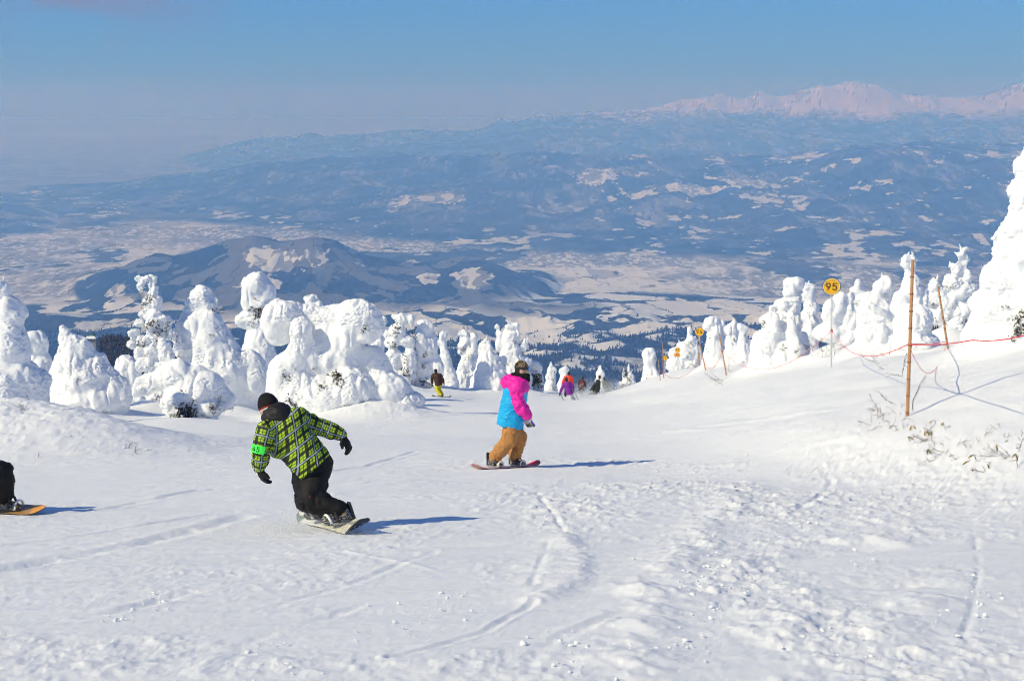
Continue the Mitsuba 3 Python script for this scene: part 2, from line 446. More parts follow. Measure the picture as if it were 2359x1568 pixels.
def ground_detail(X, Y):
    near = sstep(70, 20, Y)
    z = 0.11 * (n2(X * 0.45, Y * 0.33, 31, 3) - 0.5) * sstep(5, 14, Y)
    # chopped snow on the right, smooth scraped snow on the left
    rough = np.clip(sstep(-2.6, 2.0, X + 0.05 * Y - 0.5) * 0.85 + 0.12, 0, 1) * sstep(0.44, 0.64, n2(X * 0.55 + 3, Y * 0.38, 33, 4))
    rough = np.maximum(rough, 0.35 * sstep(0.52, 0.66, n2(X * 0.4 + 9, Y * 0.9, 34, 4)))
    c1 = n2(X * 5.0, Y * 4.0, 35, 3)
    c2 = n2(X * 13.0, Y * 10.0, 36, 3)
    c3 = n2(X * 30.0, Y * 22.0, 37, 2)
    crumb = np.maximum(n2(X * 9.0 + 0.4 * c1, Y * 7.0, 46, 3) - 0.52, 0) ** 0.7
    z += rough * (0.05 * np.maximum(c1 - 0.45, 0) * 2 + 0.085 * crumb + 0.03 * np.maximum(c2 - 0.45, 0) * 2 + 0.016 * (c3 - 0.5)) * (0.45 + 0.55 * near)
    z += 0.006 * (c2 - 0.5) + 0.005 * (c3 - 0.5)
    nr = Y < 26
    z[nr] += 0.0035 * (n2(X[nr] * 70.0, Y[nr] * 50.0, 47, 2) - 0.5)
    # brushed streaks across the fall line
    a = math.radians(14)
    s = (X * math.cos(a) + Y * math.sin(a), -X * math.sin(a) + Y * math.cos(a))
    z += (0.035 * (n2(s[0] * 0.5, s[1] * 3.2, 38, 3) - 0.5) + 0.016 * (n2(s[0] * 1.2, s[1] * 9, 39, 2) - 0.5)) * (1 - 0.5 * rough)
    soft = sstep(0.25, 1.0, bank_h(X, Y))
    z = z * (1 - 0.75 * soft) + soft * 0.03 * (n2(X * 1.7, Y * 1.2, 40, 3) - 0.5)
    m = np.exp(-(((X + 10.5) / 4.5) ** 2 + ((Y - 27.5) / 4.5) ** 2)) + np.exp(-(((X + 5.4) / 3.2) ** 2 + ((Y - 52) / 3) ** 2))
    z += m * (0.24 * (n2(X * 1.9, Y * 1.9, 41, 5) - 0.45) + 0.14 * np.maximum(n2(X * 6.5, Y * 6.5, 42, 3) - 0.45, 0))
    for px, w, d, l in TRACKS:
        pts = [hit(u, v) for u, v in px]
        xs, ys = [p[0] for p in pts], [p[1] for p in pts]
        sel = (X > min(xs) - 1.5) & (X < max(xs) + 1.5) & (Y > min(ys) - 1.5) & (Y < max(ys) + 1.5)
        if sel.any():
            wob = sstep(0.30, 0.62, n2(X[sel] * 2.2, Y[sel] * 2.2, 44, 4)) * (0.5 + 1.0 * n2(X[sel] * 11, Y[sel] * 11, 45, 2))
            z[sel] += groove(X[sel], Y[sel], pts, w, d, l) * wob
    return z


# ski and board tracks, where they lie on the piste (pixels of the photograph's view; turned into points on the ground)
TRACKS = [([(1235, 1135), (1280, 1190), (1305, 1235)], 0.03, 0.022, 0.0), ([(1305, 1235), (1338, 1290), (1335, 1330), (1290, 1365), (1230, 1385)], 0.10, -0.022, 0.0),
          ([(1290, 1215), (1290, 1260), (1275, 1330), (1240, 1370)], 0.22, -0.028, 0.0), ([(1262, 1250), (1240, 1310), (1225, 1350)], 0.03, 0.012, 0.0),
          ([(1230, 1390), (1120, 1455), (1000, 1490), (900, 1515)], 0.03, 0.011, 0.006),
          ([(0, 1312), (120, 1288), (300, 1258), (470, 1215), (560, 1188)], 0.12, 0.03, 0.01), ([(0, 1255), (200, 1232), (420, 1195), (600, 1165)], 0.05, 0.014, 0.008),
          ([(90, 1190), (260, 1170), (460, 1130)], 0.07, 0.02, 0.012), ([(700, 1100), (840, 1075), (960, 1040)], 0.07, 0.02, 0.012),
          ([(800, 1270), (900, 1290), (1010, 1312)], 0.04, -0.016, 0.0), ([(1470, 1360), (1580, 1260), (1680, 1165), (1720, 1110)], 0.26, -0.05, 0.0),
          ([(1420, 1568), (1470, 1440), (1500, 1370)], 0.24, -0.05, 0.0), ([(1840, 1175), (1900, 1140), (1915, 1110), (1895, 1085)], 0.05, 0.024, 0.012),
          ([(1700, 1300), (1830, 1258), (1990, 1240), (2080, 1255)], 0.16, -0.045, 0.0), ([(1720, 1310), (1850, 1275), (1980, 1262)], 0.2, 0.03, 0.0),
          ([(1880, 1490), (1940, 1410), (2010, 1350), (2100, 1345)], 0.22, 0.045, 0.0), ([(1960, 1480), (2040, 1410), (2130, 1380)], 0.3, -0.05, 0.0),
          ([(2215, 1470), (2240, 1400), (2255, 1300), (2245, 1240)], 0.025, 0.014, 0.0), ([(1730, 1450), (1760, 1420), (1820, 1430), (1830, 1480)], 0.15, -0.06, 0.0),
          ([(1230, 1100), (1500, 1090), (1800, 1040), (1990, 1005)], 0.12, -0.02, 0.0), ([(1350, 1010), (1600, 985), (1900, 950)], 0.2, 0.03, 0.015), ([(200, 1420), (330, 1395), (480, 1350)], 0.07, 0.02, 0.01),
          ([(1180, 1568), (1260, 1480), (1420, 1420)], 0.05, 0.02, 0.01), ([(620, 1400), (820, 1340), (1000, 1270)], 0.04, 0.007, 0.003), ([(300, 1540), (560, 1480), (820, 1400)], 0.05, 0.012, 0.006)]


def piste_height(X, Y):
    return ground_coarse(X, Y) + ground_detail(X, Y)


NY, NX = 860, 720
yy = np.geomspace(4.2, 175.0, NY)
tx = np.concatenate([np.linspace(-0.62, -0.405, 40)[:-1], np.linspace(-0.405, 0.405, NX), np.linspace(0.405, 0.62, 40)[1:]])
YY, XX = np.meshgrid(yy, tx, indexing='ij')
XX = XX * (YY + 0.6)
ZZ = piste_height(XX, YY)
m_piste = grid_mesh(XX, YY, ZZ)
# the piste goes on under and behind the photographer
yb = np.concatenate([np.linspace(-40, 3, 60), [4.2]])
YB, XB = np.meshgrid(yb, np.linspace(-30, 30, 121), indexing='ij')
ZB = ground_coarse(XB, YB) - 0.02 * (np.abs(XB) < 3.4) * (YB > 4)
m_back = grid_mesh(XB, YB, ZB - 0.01)
scene['piste'] = mikit.ply(cat([m_piste, m_back]), 'packed_snow', smooth=True)
labels['piste'] = {'kind': 'structure', 'label': 'tracked white ski piste running down to the brow', 'category': 'snow slope'}


def gz(x, y):
    return float(ground_coarse(x, y))


# ------------------------------------------------------------------ the land beyond: mountainside, foothills, plain, hills, snowy range
RIDGES = [  # crest (pixels), distance, half width near side, far side, roughness
    ([(-200, 760), (75, 700), (160, 662), (250, 624), (330, 610), (420, 594), (500, 566), (580, 546), (640, 560), (720, 552), (790, 577), (850, 596), (935, 610), (1000, 617), (1060, 603), (1110, 596), (1170, 613), (1240, 636), (1300, 668), (1390, 735)], 10300, 1250, 800, 0.8),
    ([(-300, 470), (0, 462), (60, 470), (110, 485), (150, 505), (260, 560), (400, 640)], 17000, 1500, 1500, 0.8),
    ([(1300, 470), (1500, 420), (1650, 440), (1850, 420), (2000, 410), (2200, 400), (2358, 395), (2700, 380)], 18500, 2300, 2600, 0.9),
    ([(600, 520), (760, 480), (900, 450), (1080, 470), (1200, 440), (1340, 450), (1500, 480)], 18500, 2000, 2500, 0.9),
    ([(-300, 452), (0, 440), (250, 425), (450, 402), (600, 376), (850, 364), (1020, 357), (1300, 356), (1500, 362), (1700, 366), (1850, 360), (2000, 340), (2120, 326), (2200, 328), (2280, 332), (2358, 336), (2700, 340)], [22500, 22000, 20000, 19200, 18800], 3300, 1500, 0.55),
    ([(300, 420), (700, 372), (900, 345), (1100, 322), (1250, 300), (1450, 292), (1700, 288), (1950, 292), (2150, 288), (2230, 268), (2300, 262), (2358, 266), (2700, 250)], 30500, 3200, 3000, 0.5),
    ([(-500, 420), (300, 380), (600, 345), (900, 315), (1150, 300), (1200, 287), (1290, 271), (1400, 264), (1480, 262), (1560, 246), (1640, 241), (1700, 244), (1740, 228), (1790, 234), (1850, 215), (1880, 205), (1920, 213), (1990, 210), (2050, 216), (2150, 223), (2250, 221), (2310, 209), (2358, 211), (2700, 215)], 35500, 5200, 4000, 0.5)]


def ridged(x, y, seed, octaves=5):
    t, a, s = 0, 0.5, 0
    for o in range(octaves):
        t = t + a * (1 - np.abs(2 * n2(x * 2 ** o, y * 2 ** o, seed + o, 1) - 1)) ** 1.6
        s += a
        a *= 0.55
    return t / s


def land_height(X, Y):
    r = np.hypot(X, Y)
    az = X / np.maximum(Y, 1)
    z = np.interp(r, [0, 110, 170, 1000, 2500, 3500, 5000, 7000, 9000, 10600, 90000], [-3, -26, -44, -262, -640, -835, -1070, -1245, -1345, -1400, -1400])
    k = r / 1000
    amp = np.interp(k, [0, .15, 0.6, 2, 4, 6, 8.5, 10.5, 90], [0, 0, 7, 45, 80, 80, 45, 0, 0])
    z = z + amp * 2.2 * (ridged(X / 1500, Y / 1500, 51, 5) - 0.5) + 0.3 * amp * (n2(X / 210, Y / 210, 57, 3) - 0.5)
    z = z + 6 * (n2(X / 900, Y / 900, 58, 3) - 0.5) * sstep(9, 10.5, k) * sstep(15, 13.5, k)
    # knolls close below the piste: a wooded shoulder at the left, one at the right
    z = z + 118 * np.exp(-((X + 420) / 130) ** 2 - ((Y - 1420) / 210) ** 2) + 210 * np.exp(-((X + 650) / 190) ** 2 - ((Y - 2350) / 330) ** 2)
    z = z + 62 * np.exp(-((X - 186) / 75) ** 2 - ((Y - 560) / 130) ** 2)
    for pts, D, wn, wf, q in RIDGES:
        a = np.array([(p[0] - UC) / FD for p in pts])
        D = np.interp(az, np.linspace(-.4, .4, 5), D) if isinstance(D, list) else D
        h = -np.array([depr(p[1]) for p in pts])
        crest = np.interp(az, a, h) * D
        off = 0.12 * wn * (n2(X / (1.3 * wn), Y / (1.3 * wn), 61, 3) - 0.5) * 2
        t = (Y - D + off)
        t = np.where(t < 0, -t / wn, t / wf)
        body = np.exp(-1.05 * t ** 1.55)
        rg = ridged(X / (0.95 * wn) + 0.5 * n2(X / wn, Y / wn, 5, 3), Y / (1.5 * wn), 63, 6) - 0.6
        hh = (crest + 1400)
        up = hh * body + hh * q * rg * body ** 0.7 * (0.12 + sstep(0.05, 0.5, t)) * 0.8
        z = np.maximum(z, -1400 + up)
    hill = sstep(-1392, -1250, z) * sstep(6.3, 7.5, k)
    wv = np.interp(k, [6, 10, 15, 25, 36], [520, 620, 1100, 1500, 2300])
    lift = np.interp(k, [6, 10, 15, 25, 30, 36], [85, 125, 165, 120, 170, 520])
    # spurs and gullies
    qx, qy = X + 0.35 * wv * (n2(X / wv, Y / wv, 71, 2) - 0.5), Y
    spur = np.zeros_like(z)
    for w_, q_ in zip((620, 1100, 2000), (np.clip((11 - k) / 2.5, 0, 1), np.clip((k - 8.5) / 2.5, 0, 1) * np.clip((29 - k) / 3, 0, 1), np.clip((k - 26) / 3, 0, 1))):
        if (q_ > 0).any():
            wx_ = X + 0.4 * w_ * (n2(X / w_, Y / w_, 71, 2) - 0.5)
            spur = spur + q_ * (ridged(wx_ / w_, Y / (1.9 * w_), 73, 5 if w_ < 1500 else 4) - 0.55)
    z = z + hill * lift * 1.5 * spur
    return np.maximum(z, -1402 + 0 * z) if False else z


NR, NA = 900, 560
rr = np.concatenate([np.geomspace(100, 3600, 240)[:-1], np.geomspace(3600, 11000, 300)[:-1], np.geomspace(11000, 30000, 220)[:-1], np.geomspace(30000, 140000, 163)])
aa = np.concatenate([np.linspace(-0.75, -0.405, 30)[:-1], np.linspace(-0.405, 0.405, NA), np.linspace(0.405, 0.75, 30)[1:]])
RR, AA = np.meshgrid(rr, aa, indexing='ij')
LX, LY = AA * RR, RR
LZ = land_height(LX, LY)
scene['mountainside'] = mikit.ply(grid_mesh(LX, LY, LZ), 'land_cover', smooth=True)
labels['mountainside'] = {'kind': 'structure', 'label': 'wooded mountainside, foothills, snowy plain and far ranges', 'category': 'terrain'}
# ------------------------------------------------------------------ snow covered trees
def needle_colour(p, n, uv):
    g = mikit.noise(p.x * 60, p.y * 60, p.z * 60)
    frost = mikit.smoothstep(0.62, 0.8, mikit.noise(p.x * 23, p.y * 23, p.z * 23 + 4))
    return mikit.mix(mikit.mix((0.03, 0.032, 0.022), (0.075, 0.062, 0.042), g), (0.6, 0.62, 0.65), frost * 0.8)


scene['needles'] = {'type': 'twosided', 'bsdf': {'type': 'diffuse', 'reflectance': mikit.proc(needle_colour)}}


def to_px(P):
    q = P - CAM
    w = q @ FWD
    return UC + FD * q[:, 0] / w, VC - FD * (q @ UPV) / w


def spiky_twigs(p, nrm, size, n, r):
    """Bare twigs with needles, sticking out of the snow around p."""
    out = []
    nrm = nrm / (np.linalg.norm(nrm) + 1e-9)
    for i in range(n):
        d = r.normal(size=3) + 0.9 * nrm + np.array([0, 0, -0.25])
        d /= np.linalg.norm(d)
        o = p + r.normal(size=3) * size * np.array([0.55, 0.25, 0.6]) - nrm * size * 0.12
        L = size * r.uniform(0.3, 0.8)
        bend = r.normal(size=3) * L * 0.25
        out.append(tube([o, o + d * L * 0.5 + bend * 0.5, o + d * L + bend], size * 0.08, 4, size * 0.03))
        for j in range(5):
            q = o + d * L * r.uniform(0.3, 1.0)
            e = d + r.normal(size=3) * 0.8
            e /= np.linalg.norm(e)
            out.append(tube([q, q + e * size * 0.22], size * 0.075, 3, size * 0.03))
    return cat(out)


def snow_tree(d, label, blobs, twigs=(), lumps=3, lacy=0.0, k=None, spikes=(), rough=1.0, seed=1, step=2.0, drape=1.0):
    r = np.random.default_rng(seed * 77 + 5)
    s = d / FD
    B = Blob(k=max(0.03, s * ((2.6 if not lacy else 1.7) if k is None else k * 26)))
    sq = 0.97
    pts = []
    for b in blobs:
        if len(b) in (4, 5):
            u, v, ru, rv = b[:4]
            c = at(u, v, d + (b[4] if len(b) == 5 else 0) * s)
            R = np.array([ru, ru * 0.95, rv]) * s * sq
            B.ell(c, R)
            pts.append((c, R))
        else:
            u1, v1, r1, u2, v2, r2 = b[:6]
            dy = (b[6] if len(b) == 7 else 0) * s
            a, c = at(u1, v1, d + dy), at(u2, v2, d + dy)
            B.cap(a, c, r1 * s * sq, r2 * s * sq)
            for t in (0.0, 0.5, 1.0):
                pts.append((a + (c - a) * t, np.full(3, (r1 + (r2 - r1) * t) * s * sq)))
    # root the trunk and its skirt of snow in the ground
    low = max(pts, key=lambda q: -q[0][2] + q[1].max())
    g = gz(low[0][0], low[0][1])
    if low[0][2] > g - 0.3:
        B.cap(low[0], np.array([low[0][0], low[0][1], g - 0.5]), min(low[1][0], low[1][2]) * 0.95, low[1][0] * 1.1)
    for c, R in list(pts):
        for i in range(int(r.integers(lumps, lumps * 2 + 1)) if lumps else 0):
            q = r.normal(size=3)
            q /= np.linalg.norm(q)
            q[2] = q[2] * 0.8 + 0.1
            rr_ = R.min() * r.uniform(0.22, 0.55)
            B.ell(c + q * R * r.uniform(0.66, 0.86), rr_ * np.array([1, 1, r.uniform(0.8, 1.5)]))
    m = B.mesh(max(s * step, 0.02))
    V = m.vertices
    N = m.vertex_normals
    # wind carved drapes, lumps and a rime grain
    a = d * 3.1
    big = meshkit.fbm(V * np.array([1.5, 1.5, 0.75]) + a, 3, seed) - 0.5
    fold = 1 - np.abs(2 * meshkit.noise(V * np.array([2.6, 2.6, 0.9]) + 0.8 * meshkit.noise(V * 1.3 + 4, seed + 3)[:, None] + a, seed + 1) - 1)
    mid = meshkit.fbm(V * 4.2 + a, 3, seed + 2) - 0.5
    fin = meshkit.fbm(V * 14.0 + a, 2, seed + 4) - 0.5
    ledge = 1 - np.abs(2 * meshkit.noise(V * np.array([3.2, 3.2, 7.5]) + 1.2 * mid[:, None] + a, seed + 6) - 1)
    patch2 = sstep(0.40, 0.58, meshkit.fbm(V * 0.8 + a + 11, 2, seed + 12))
    amp = min(1.0, 0.35 + s * 45) * rough
    patch = sstep(0.42, 0.6, meshkit.fbm(V * 1.1 + a + 5, 2, seed + 9))
    disp = amp * (0.40 * big - 0.09 * drape * np.maximum(fold - 0.6, 0) * 2 + 0.10 * mid * (0.22 + 0.7 * patch + lacy) + 0.085 * fin * (0.10 + 0.9 * patch + lacy) - 0.05 * np.maximum(ledge - 0.6, 0) * 2 * (0.05 + patch * patch2))
    m.vertices = V + N * np.maximum(disp, -0.10 * amp)[:, None]
    key = key_for('snow_covered_tree')
    part(key, 'snow_coat', mikit.ply(m, 'snow', smooth=True))
    V = np.asarray(m.vertices)
    N = m.vertex_normals
    U, W = to_px(V)
    tw = []
    cand = [(u, v, z * 1.3) for u, v, z in twigs]
    for i in range(int(34 * lacy) + 16):
        j = r.integers(len(V))
        if N[j, 1] < -0.1 and N[j, 2] < 0.35 and V[j, 2] < V[:, 2].min() + 0.82 * np.ptp(V[:, 2]):
            cand.append((U[j], W[j], r.uniform(1.5, 4.0) + 2.0 * (lacy > 0)))
    for u, v, z in cand:
        q = np.nonzero(np.hypot(U - u, W - v) < 4.5)[0]
        if len(q):
            j = q[np.argmin(V[q, 1])]
            tw.append(spiky_twigs(V[j], N[j], z * s * 1.15, int(6 + z * 1.1), r))
    for u, v, L in spikes:
        q = np.nonzero(np.abs(U - u) < 4)[0]
        if len(q):
            p = V[q[np.argmax(V[q, 2])]]
            e = at(u, v, p[1])
            tip = np.array([e[0] + r.normal() * 0.02, p[1], max(e[2], p[2] + 0.08)])
            part(key, 'icy_twig', mikit.ply(tube([p - [0, 0, 0.15], (p + tip) / 2 + [0.02, 0, 0], tip], 0.022 + 0.0006 * d, 6, 0.012), 'snow', smooth=True))
    if tw:
        part(key, 'bare_twigs', mikit.ply(cat(tw), 'needles'), 'dark needles and twigs showing through the snow', 'stuff')
    tag(key, label, 'tree', None)
    return key


snow_tree(43, 'huge snow plastered tree cut off by the left edge behind the shaded mound',
          [(5, 668, 20, 28), (28, 720, 38, 42), (18, 800, 60, 75), (10, 890, 92, 90), (0, 965, 118, 60), (-60, 860, 70, 120), (72, 935, 42, 40)], seed=1, spikes=[(10, 634, 1)], twigs=[(60, 918, 4), (55, 765, 3)], lumps=2, step=1.7)
snow_tree(54, 'low snow lump tucked between the left edge tree and the beaked white tree', [(84, 790, 26, 36), (92, 850, 30, 40), (85, 905, 45, 40), (70, 780, 22, 20)], seed=2, lumps=3, rough=1.2)
snow_tree(51, 'beaked white tree with a pointed tip leaning left, second from the left edge',
          [(141, 757, 6, 160, 786, 17), (150, 780, 16, 190, 800, 26), (172, 808, 38, 24), (176, 815, 38, 192, 870, 72), (205, 920, 90, 48), (124, 900, 30, 48), (222, 835, 22, 262, 925, 44), (150, 870, 40, 60), (258, 905, 48, 52)], seed=3, lumps=1, twigs=[(178, 868, 3), (180, 880, 3)], k=0.14, step=1.7)
snow_tree(62, 'smooth round snow hump behind the beaked tree', [(292, 858, 36, 42), (280, 900, 46, 40), (300, 915, 55, 36)], seed=4, lumps=1, k=0.14)
snow_tree(57, 'lacy knobbly tree with a hooked snowy top and dark gaps',
          [(318, 643, 8, 6), (329, 646, 7, 6), (323, 660, 5, 12), (343, 639, 9, 7), (353, 644, 7, 8), (349, 656, 5, 8), (352, 672, 9, 14), (341, 698, 13, 15), (361, 700, 13, 18), (334, 724, 17, 12), (360, 733, 22, 18), (320, 744, 13, 10), (347, 752, 16, 15), (384, 742, 17, 20), (309, 770, 13, 14),
           (331, 783, 17, 13), (364, 775, 19, 17), (398, 772, 13, 20), (304, 795, 10, 11), (321, 813, 14, 17), (350, 808, 19, 18), (381, 811, 17, 22), (408, 800, 13, 30), (340, 838, 26, 18), (378, 845, 24, 22), (365, 872, 40, 25), (352, 680, 5, 362, 860, 9)],
          seed=5, lumps=4, lacy=1.0, k=0.05, twigs=[(418 - 50, 768, 9), (345, 690, 8), (330, 700, 7), (352, 745, 8), (335, 752, 6), (388, 750, 6), (330, 645 + 25, 4)], step=1.6)
snow_tree(58, 'tall tree with a rounded snow head above sloping shoulders, left of centre group',
          [(461, 684, 27, 28), (448, 696, 22, 20), (477, 700, 24, 20), (500, 690, 6, 8), (440, 714, 17, 13), (474, 735, 38, 28), (478, 750, 42, 500, 860, 86), (424, 756, 22, 38), (428, 808, 23, 36, -20), (448, 740, 18, 442, 800, 22, -20), (520, 905, 72, 52), (462, 800, 17, 444, 890, 20, -40), (575, 872, 48, 78), (520, 865, 40, 40, -40), (470, 880, 34, 26, -50)],
          seed=6, lumps=2, twigs=[(495, 712, 7), (504, 714, 6), (488, 770, 4)], step=1.7)
snow_tree(66, 'thick white column with a swollen head behind the saddle shaped tree',
          [(592, 660, 35, 30), (612, 675, 30, 36), (585, 690, 30, 36), (602, 700, 36, 26), (573, 736, 28, 20), (592, 745, 28, 22), (600, 770, 28, 30), (596, 835, 44, 90), (600, 900, 50, 60), (560, 740, 16, 12)],
          seed=7, lumps=2, twigs=[(590, 716, 9), (604, 718, 8), (598, 728, 7), (612, 712, 6), (586, 745, 5)], step=1.8)
snow_tree(47, 'low crouching snow lump with a knob head and dark branches under its chin',
          [(378, 800, 16, 18), (386, 822, 18, 20), (374, 825, 12, 16), (410, 868, 56, 42), (450, 890, 70, 46), (330, 893, 26, 390, 868, 30), (316, 905, 16, 16), (398, 925, 28, 42, -20), (455, 862, 30, 520, 922, 22), (460, 935, 66, 28, -15), (425, 915, 50, 34, -30)],
          seed=8, lumps=2, twigs=[(418, 954, 11), (428, 950, 12), (436, 946, 11), (410, 960, 8), (440, 955, 9), (397, 815, 4), (420, 820, 4), (488, 940, 7), (496, 936, 7), (508, 922, 6), (538, 943, 4)], step=1.5)
snow_tree(72, 'small snow knob peeking over the back of the saddle shaped tree', [(716, 690, 17, 12), (722, 706, 26, 18), (724, 740, 30, 30)], seed=9, lumps=3, lacy=0.2)
snow_tree(53, 'broad saddle shaped snow mass with a rounded lump at either end',
          [(648, 724, 42, 34, -20), (626, 742, 24, 30, -20), (642, 765, 32, 34, -15), (655, 722, 28, 760, 732, 27), (750, 732, 27, 825, 728, 36), (694, 762, 30, 36, -55), (692, 790, 25, 670, 850, 30, -50), (830, 733, 46, 44, -30), (848, 752, 30, 38, -30), (808, 716, 28, 24, -25), (796, 740, 19, 802, 792, 18, -45), (838, 776, 30, 16, -25),
           (765, 825, 85, 80, 20), (745, 905, 120, 60, 0), (655, 850, 38, 652, 930, 36, -45), (632, 880, 20, 46, -40), (690, 900, 34, 50, -60), (712, 818, 22, 40, -45), (725, 845, 12, 16, -50), (855, 830, 34, 935, 925, 22, 10), (880, 900, 62, 48, 0), (800, 900, 60, 60, -40), (930, 925, 45, 22, 0), (775, 770, 60, 50, 10)],
          seed=10, lumps=0, k=0.17, twigs=[(724, 853, 4), (774, 862, 9), (780, 868, 10), (782, 876, 8), (742, 889, 7), (658, 868, 6), (664, 874, 5), (690, 910, 5), (838, 757, 6), (840, 768, 4), (808, 948, 7), (814, 942, 6), (798, 936, 4), (826, 938, 4), (838, 924, 3), (665, 925, 7), (672, 932, 7), (680, 938, 5), (770, 885, 3)], step=1.4, drape=0.7)
snow_tree(94, 'white column half hidden at the right flank of the saddle shaped tree', [(876, 782, 12, 40), (880, 740, 8, 14), (868, 830, 20, 48), (872, 860, 24, 30)], seed=11, lumps=3)
snow_tree(90, 'lumpy two horned tree, leftmost of the middle row',
          [(910, 728, 8, 8), (925, 734, 15, 18), (945, 738, 10, 15), (914, 765, 21, 20), (902, 790, 20, 16), (934, 785, 19, 18), (905, 832, 23, 34), (940, 835, 19, 38), (922, 866, 40, 22), (890, 770, 8, 10)], seed=12, lumps=3, lacy=0.5, twigs=[(914, 759, 7), (918, 754, 5), (948, 770, 6), (908, 800, 6), (930, 830, 5), (966, 856, 0), (938, 852, 7), (935, 863, 7)], step=1.6)
snow_tree(91, 'tall bulky tree with a twisted front ridge behind the brown jacketed snowboarder',
          [(981, 755, 18, 20), (970, 766, 15, 14), (968, 790, 13, 28, -20), (988, 795, 23, 36), (972, 808, 15, 20, -15), (972, 842, 22, 30, -10), (966, 876, 27, 24), (1000, 850, 22, 44), (990, 880, 34, 26)], seed=13, lumps=3, twigs=[(980, 818, 5), (972, 845, 5), (975, 882, 6), (985, 888, 6), (962, 878, 5)], step=1.6)
snow_tree(98, 'slender white tree with a small bent head like a bird', [(1024, 771, 6, 6), (1019, 776, 5, 7), (1018, 786, 5, 8), (1019, 790, 7, 1030, 832, 13), (1026, 830, 15, 1036, 888, 25), (1010, 792, 3, 3)], seed=14, lumps=2, step=1.5)
snow_tree(100, 'tree with a flat hammer head and a square block beside it',
          [(1066, 769, 13, 7), (1073, 784, 13, 12), (1064, 798, 11, 11), (1092, 780, 10, 15), (1090, 800, 11, 18), (1085, 822, 16, 28), (1072, 842, 19, 22), (1066, 870, 19, 26), (1095, 860, 18, 36), (1062, 812, 8, 6)], seed=15, lumps=3, twigs=[(1062, 808, 5), (1082, 793, 4), (1078, 818, 4)], step=1.5)
snow_tree(109, 'thin snow stump between the hammer headed tree and the cone', [(1107, 795, 4, 5), (1107, 806, 5, 13), (1108, 840, 8, 40)], seed=16, lumps=1)
snow_tree(94, 'pleated white cone with a nodding tip beside the pink and blue snowboarder',
          [(1122, 771, 3, 1120, 795, 10), (1113, 797, 9, 12), (1122, 806, 15, 1127, 880, 45), (1138, 828, 14, 1168, 890, 12), (1112, 840, 12, 1092, 890, 12)], seed=17, lumps=1, step=1.4, drape=1.8)
snow_tree(102, 'tallest spiky crowned tree of the middle row, right of the pleated cone',
          [(1175, 752, 13, 9), (1187, 750, 8, 8), (1146, 752, 6, 6), (1149, 770, 8, 14), (1150, 795, 12, 18), (1172, 778, 18, 24), (1188, 772, 10, 16), (1172, 800, 22, 1182, 870, 44), (1210, 788, 7, 12), (1207, 802, 9, 12), (1205, 834, 18, 16), (1220, 832, 8, 7)], seed=18, lumps=4, spikes=[(1168, 736, 1), (1173, 736, 1), (1143, 745, 1), (1217, 774, 1)], lacy=0.3, step=1.4)
snow_tree(103, 'squat snow tree with a dark green branch just right of the leopard hat', [(1230, 842, 14, 10), (1240, 848, 9, 9), (1232, 868, 18, 24), (1222, 860, 10, 20), (1240, 880, 11, 16)], seed=19, lumps=3, twigs=[(1222, 872, 9), (1230, 874, 10), (1238, 872, 9), (1244, 876, 6), (1226, 880, 7)], step=1.4)
snow_tree(111, 'small neat white cone standing alone at the brow', [(1269, 838, 3, 1269, 852, 7), (1269, 855, 8, 1269, 888, 14), (1269, 894, 17, 8)], seed=20, lumps=2, spikes=[(1270, 832, 1)], twigs=[(1280, 890, 5), (1276, 872, 3)], step=1.2)
snow_tree(113, 'small white tree with a notched top behind the orange jacket', [(1296, 855, 7, 8), (1304, 855, 6, 7), (1300, 874, 12, 18), (1297, 890, 15, 12)], seed=21, lumps=2, step=1.2)
snow_tree(119, 'little white tree with shoulders rising behind the dark green rider', [(1382, 848, 3, 8), (1377, 861, 5, 6), (1386, 862, 5, 6), (1380, 862, 7, 1380, 890, 12)], seed=22, lumps=2, spikes=[(1382, 840, 1)], step=1.2)
snow_tree(120, 'feathery little white tree with two thin tops, right end of the brow', [(1447, 850, 2.4, 9), (1449, 858, 4, 8), (1436, 864, 5, 13), (1452, 870, 8, 10), (1441, 880, 11, 13), (1429, 886, 9, 7), (1456, 886, 8, 10), (1424, 893, 8, 5)], seed=23, lumps=4, lacy=0.5, k=0.05, spikes=[(1446, 838, 1), (1436, 847, 1), (1456, 857, 1)], step=1.1)
snow_tree(110, 'mushroom headed white tree below the number 92 sign', [(1494, 811, 13, 12), (1486, 821, 9, 11), (1500, 822, 12, 12), (1494, 838, 14, 1497, 876, 19)], seed=24, lumps=2, step=1.4, twigs=[(1490, 868, 3), (1488, 875, 3)])
snow_tree(113, 'bushy snow tree with a narrow peak behind the number 93 sign', [(1588, 757, 4, 1588, 772, 8), (1590, 785, 14, 13), (1565, 793, 7, 9), (1578, 810, 23, 24), (1555, 815, 15, 18), (1600, 818, 16, 30), (1558, 842, 25, 22), (1590, 845, 24, 22)], seed=25, lumps=3, spikes=[(1587, 750, 1), (1561, 782, 1)], lacy=0.3, step=1.4)
snow_tree(84, 'flat topped snow tree with a drooping right lip behind the number 94 sign', [(1640, 738, 18, 11), (1658, 746, 12, 13), (1630, 752, 13, 13), (1648, 758, 21, 15), (1668, 758, 6, 8), (1648, 778, 23, 1648, 822, 31)], seed=26, lumps=2, step=1.4, twigs=[(1632, 782, 4)])
snow_tree(82, 'short tree with a twin peak just right of the flat topped one', [(1692, 745, 8, 9), (1683, 760, 10, 13), (1695, 765, 9, 16), (1688, 782, 14, 1688, 815, 22)], seed=27, lumps=3, spikes=[(1688, 734, 1)], step=1.4, twigs=[(1690, 780, 4)])
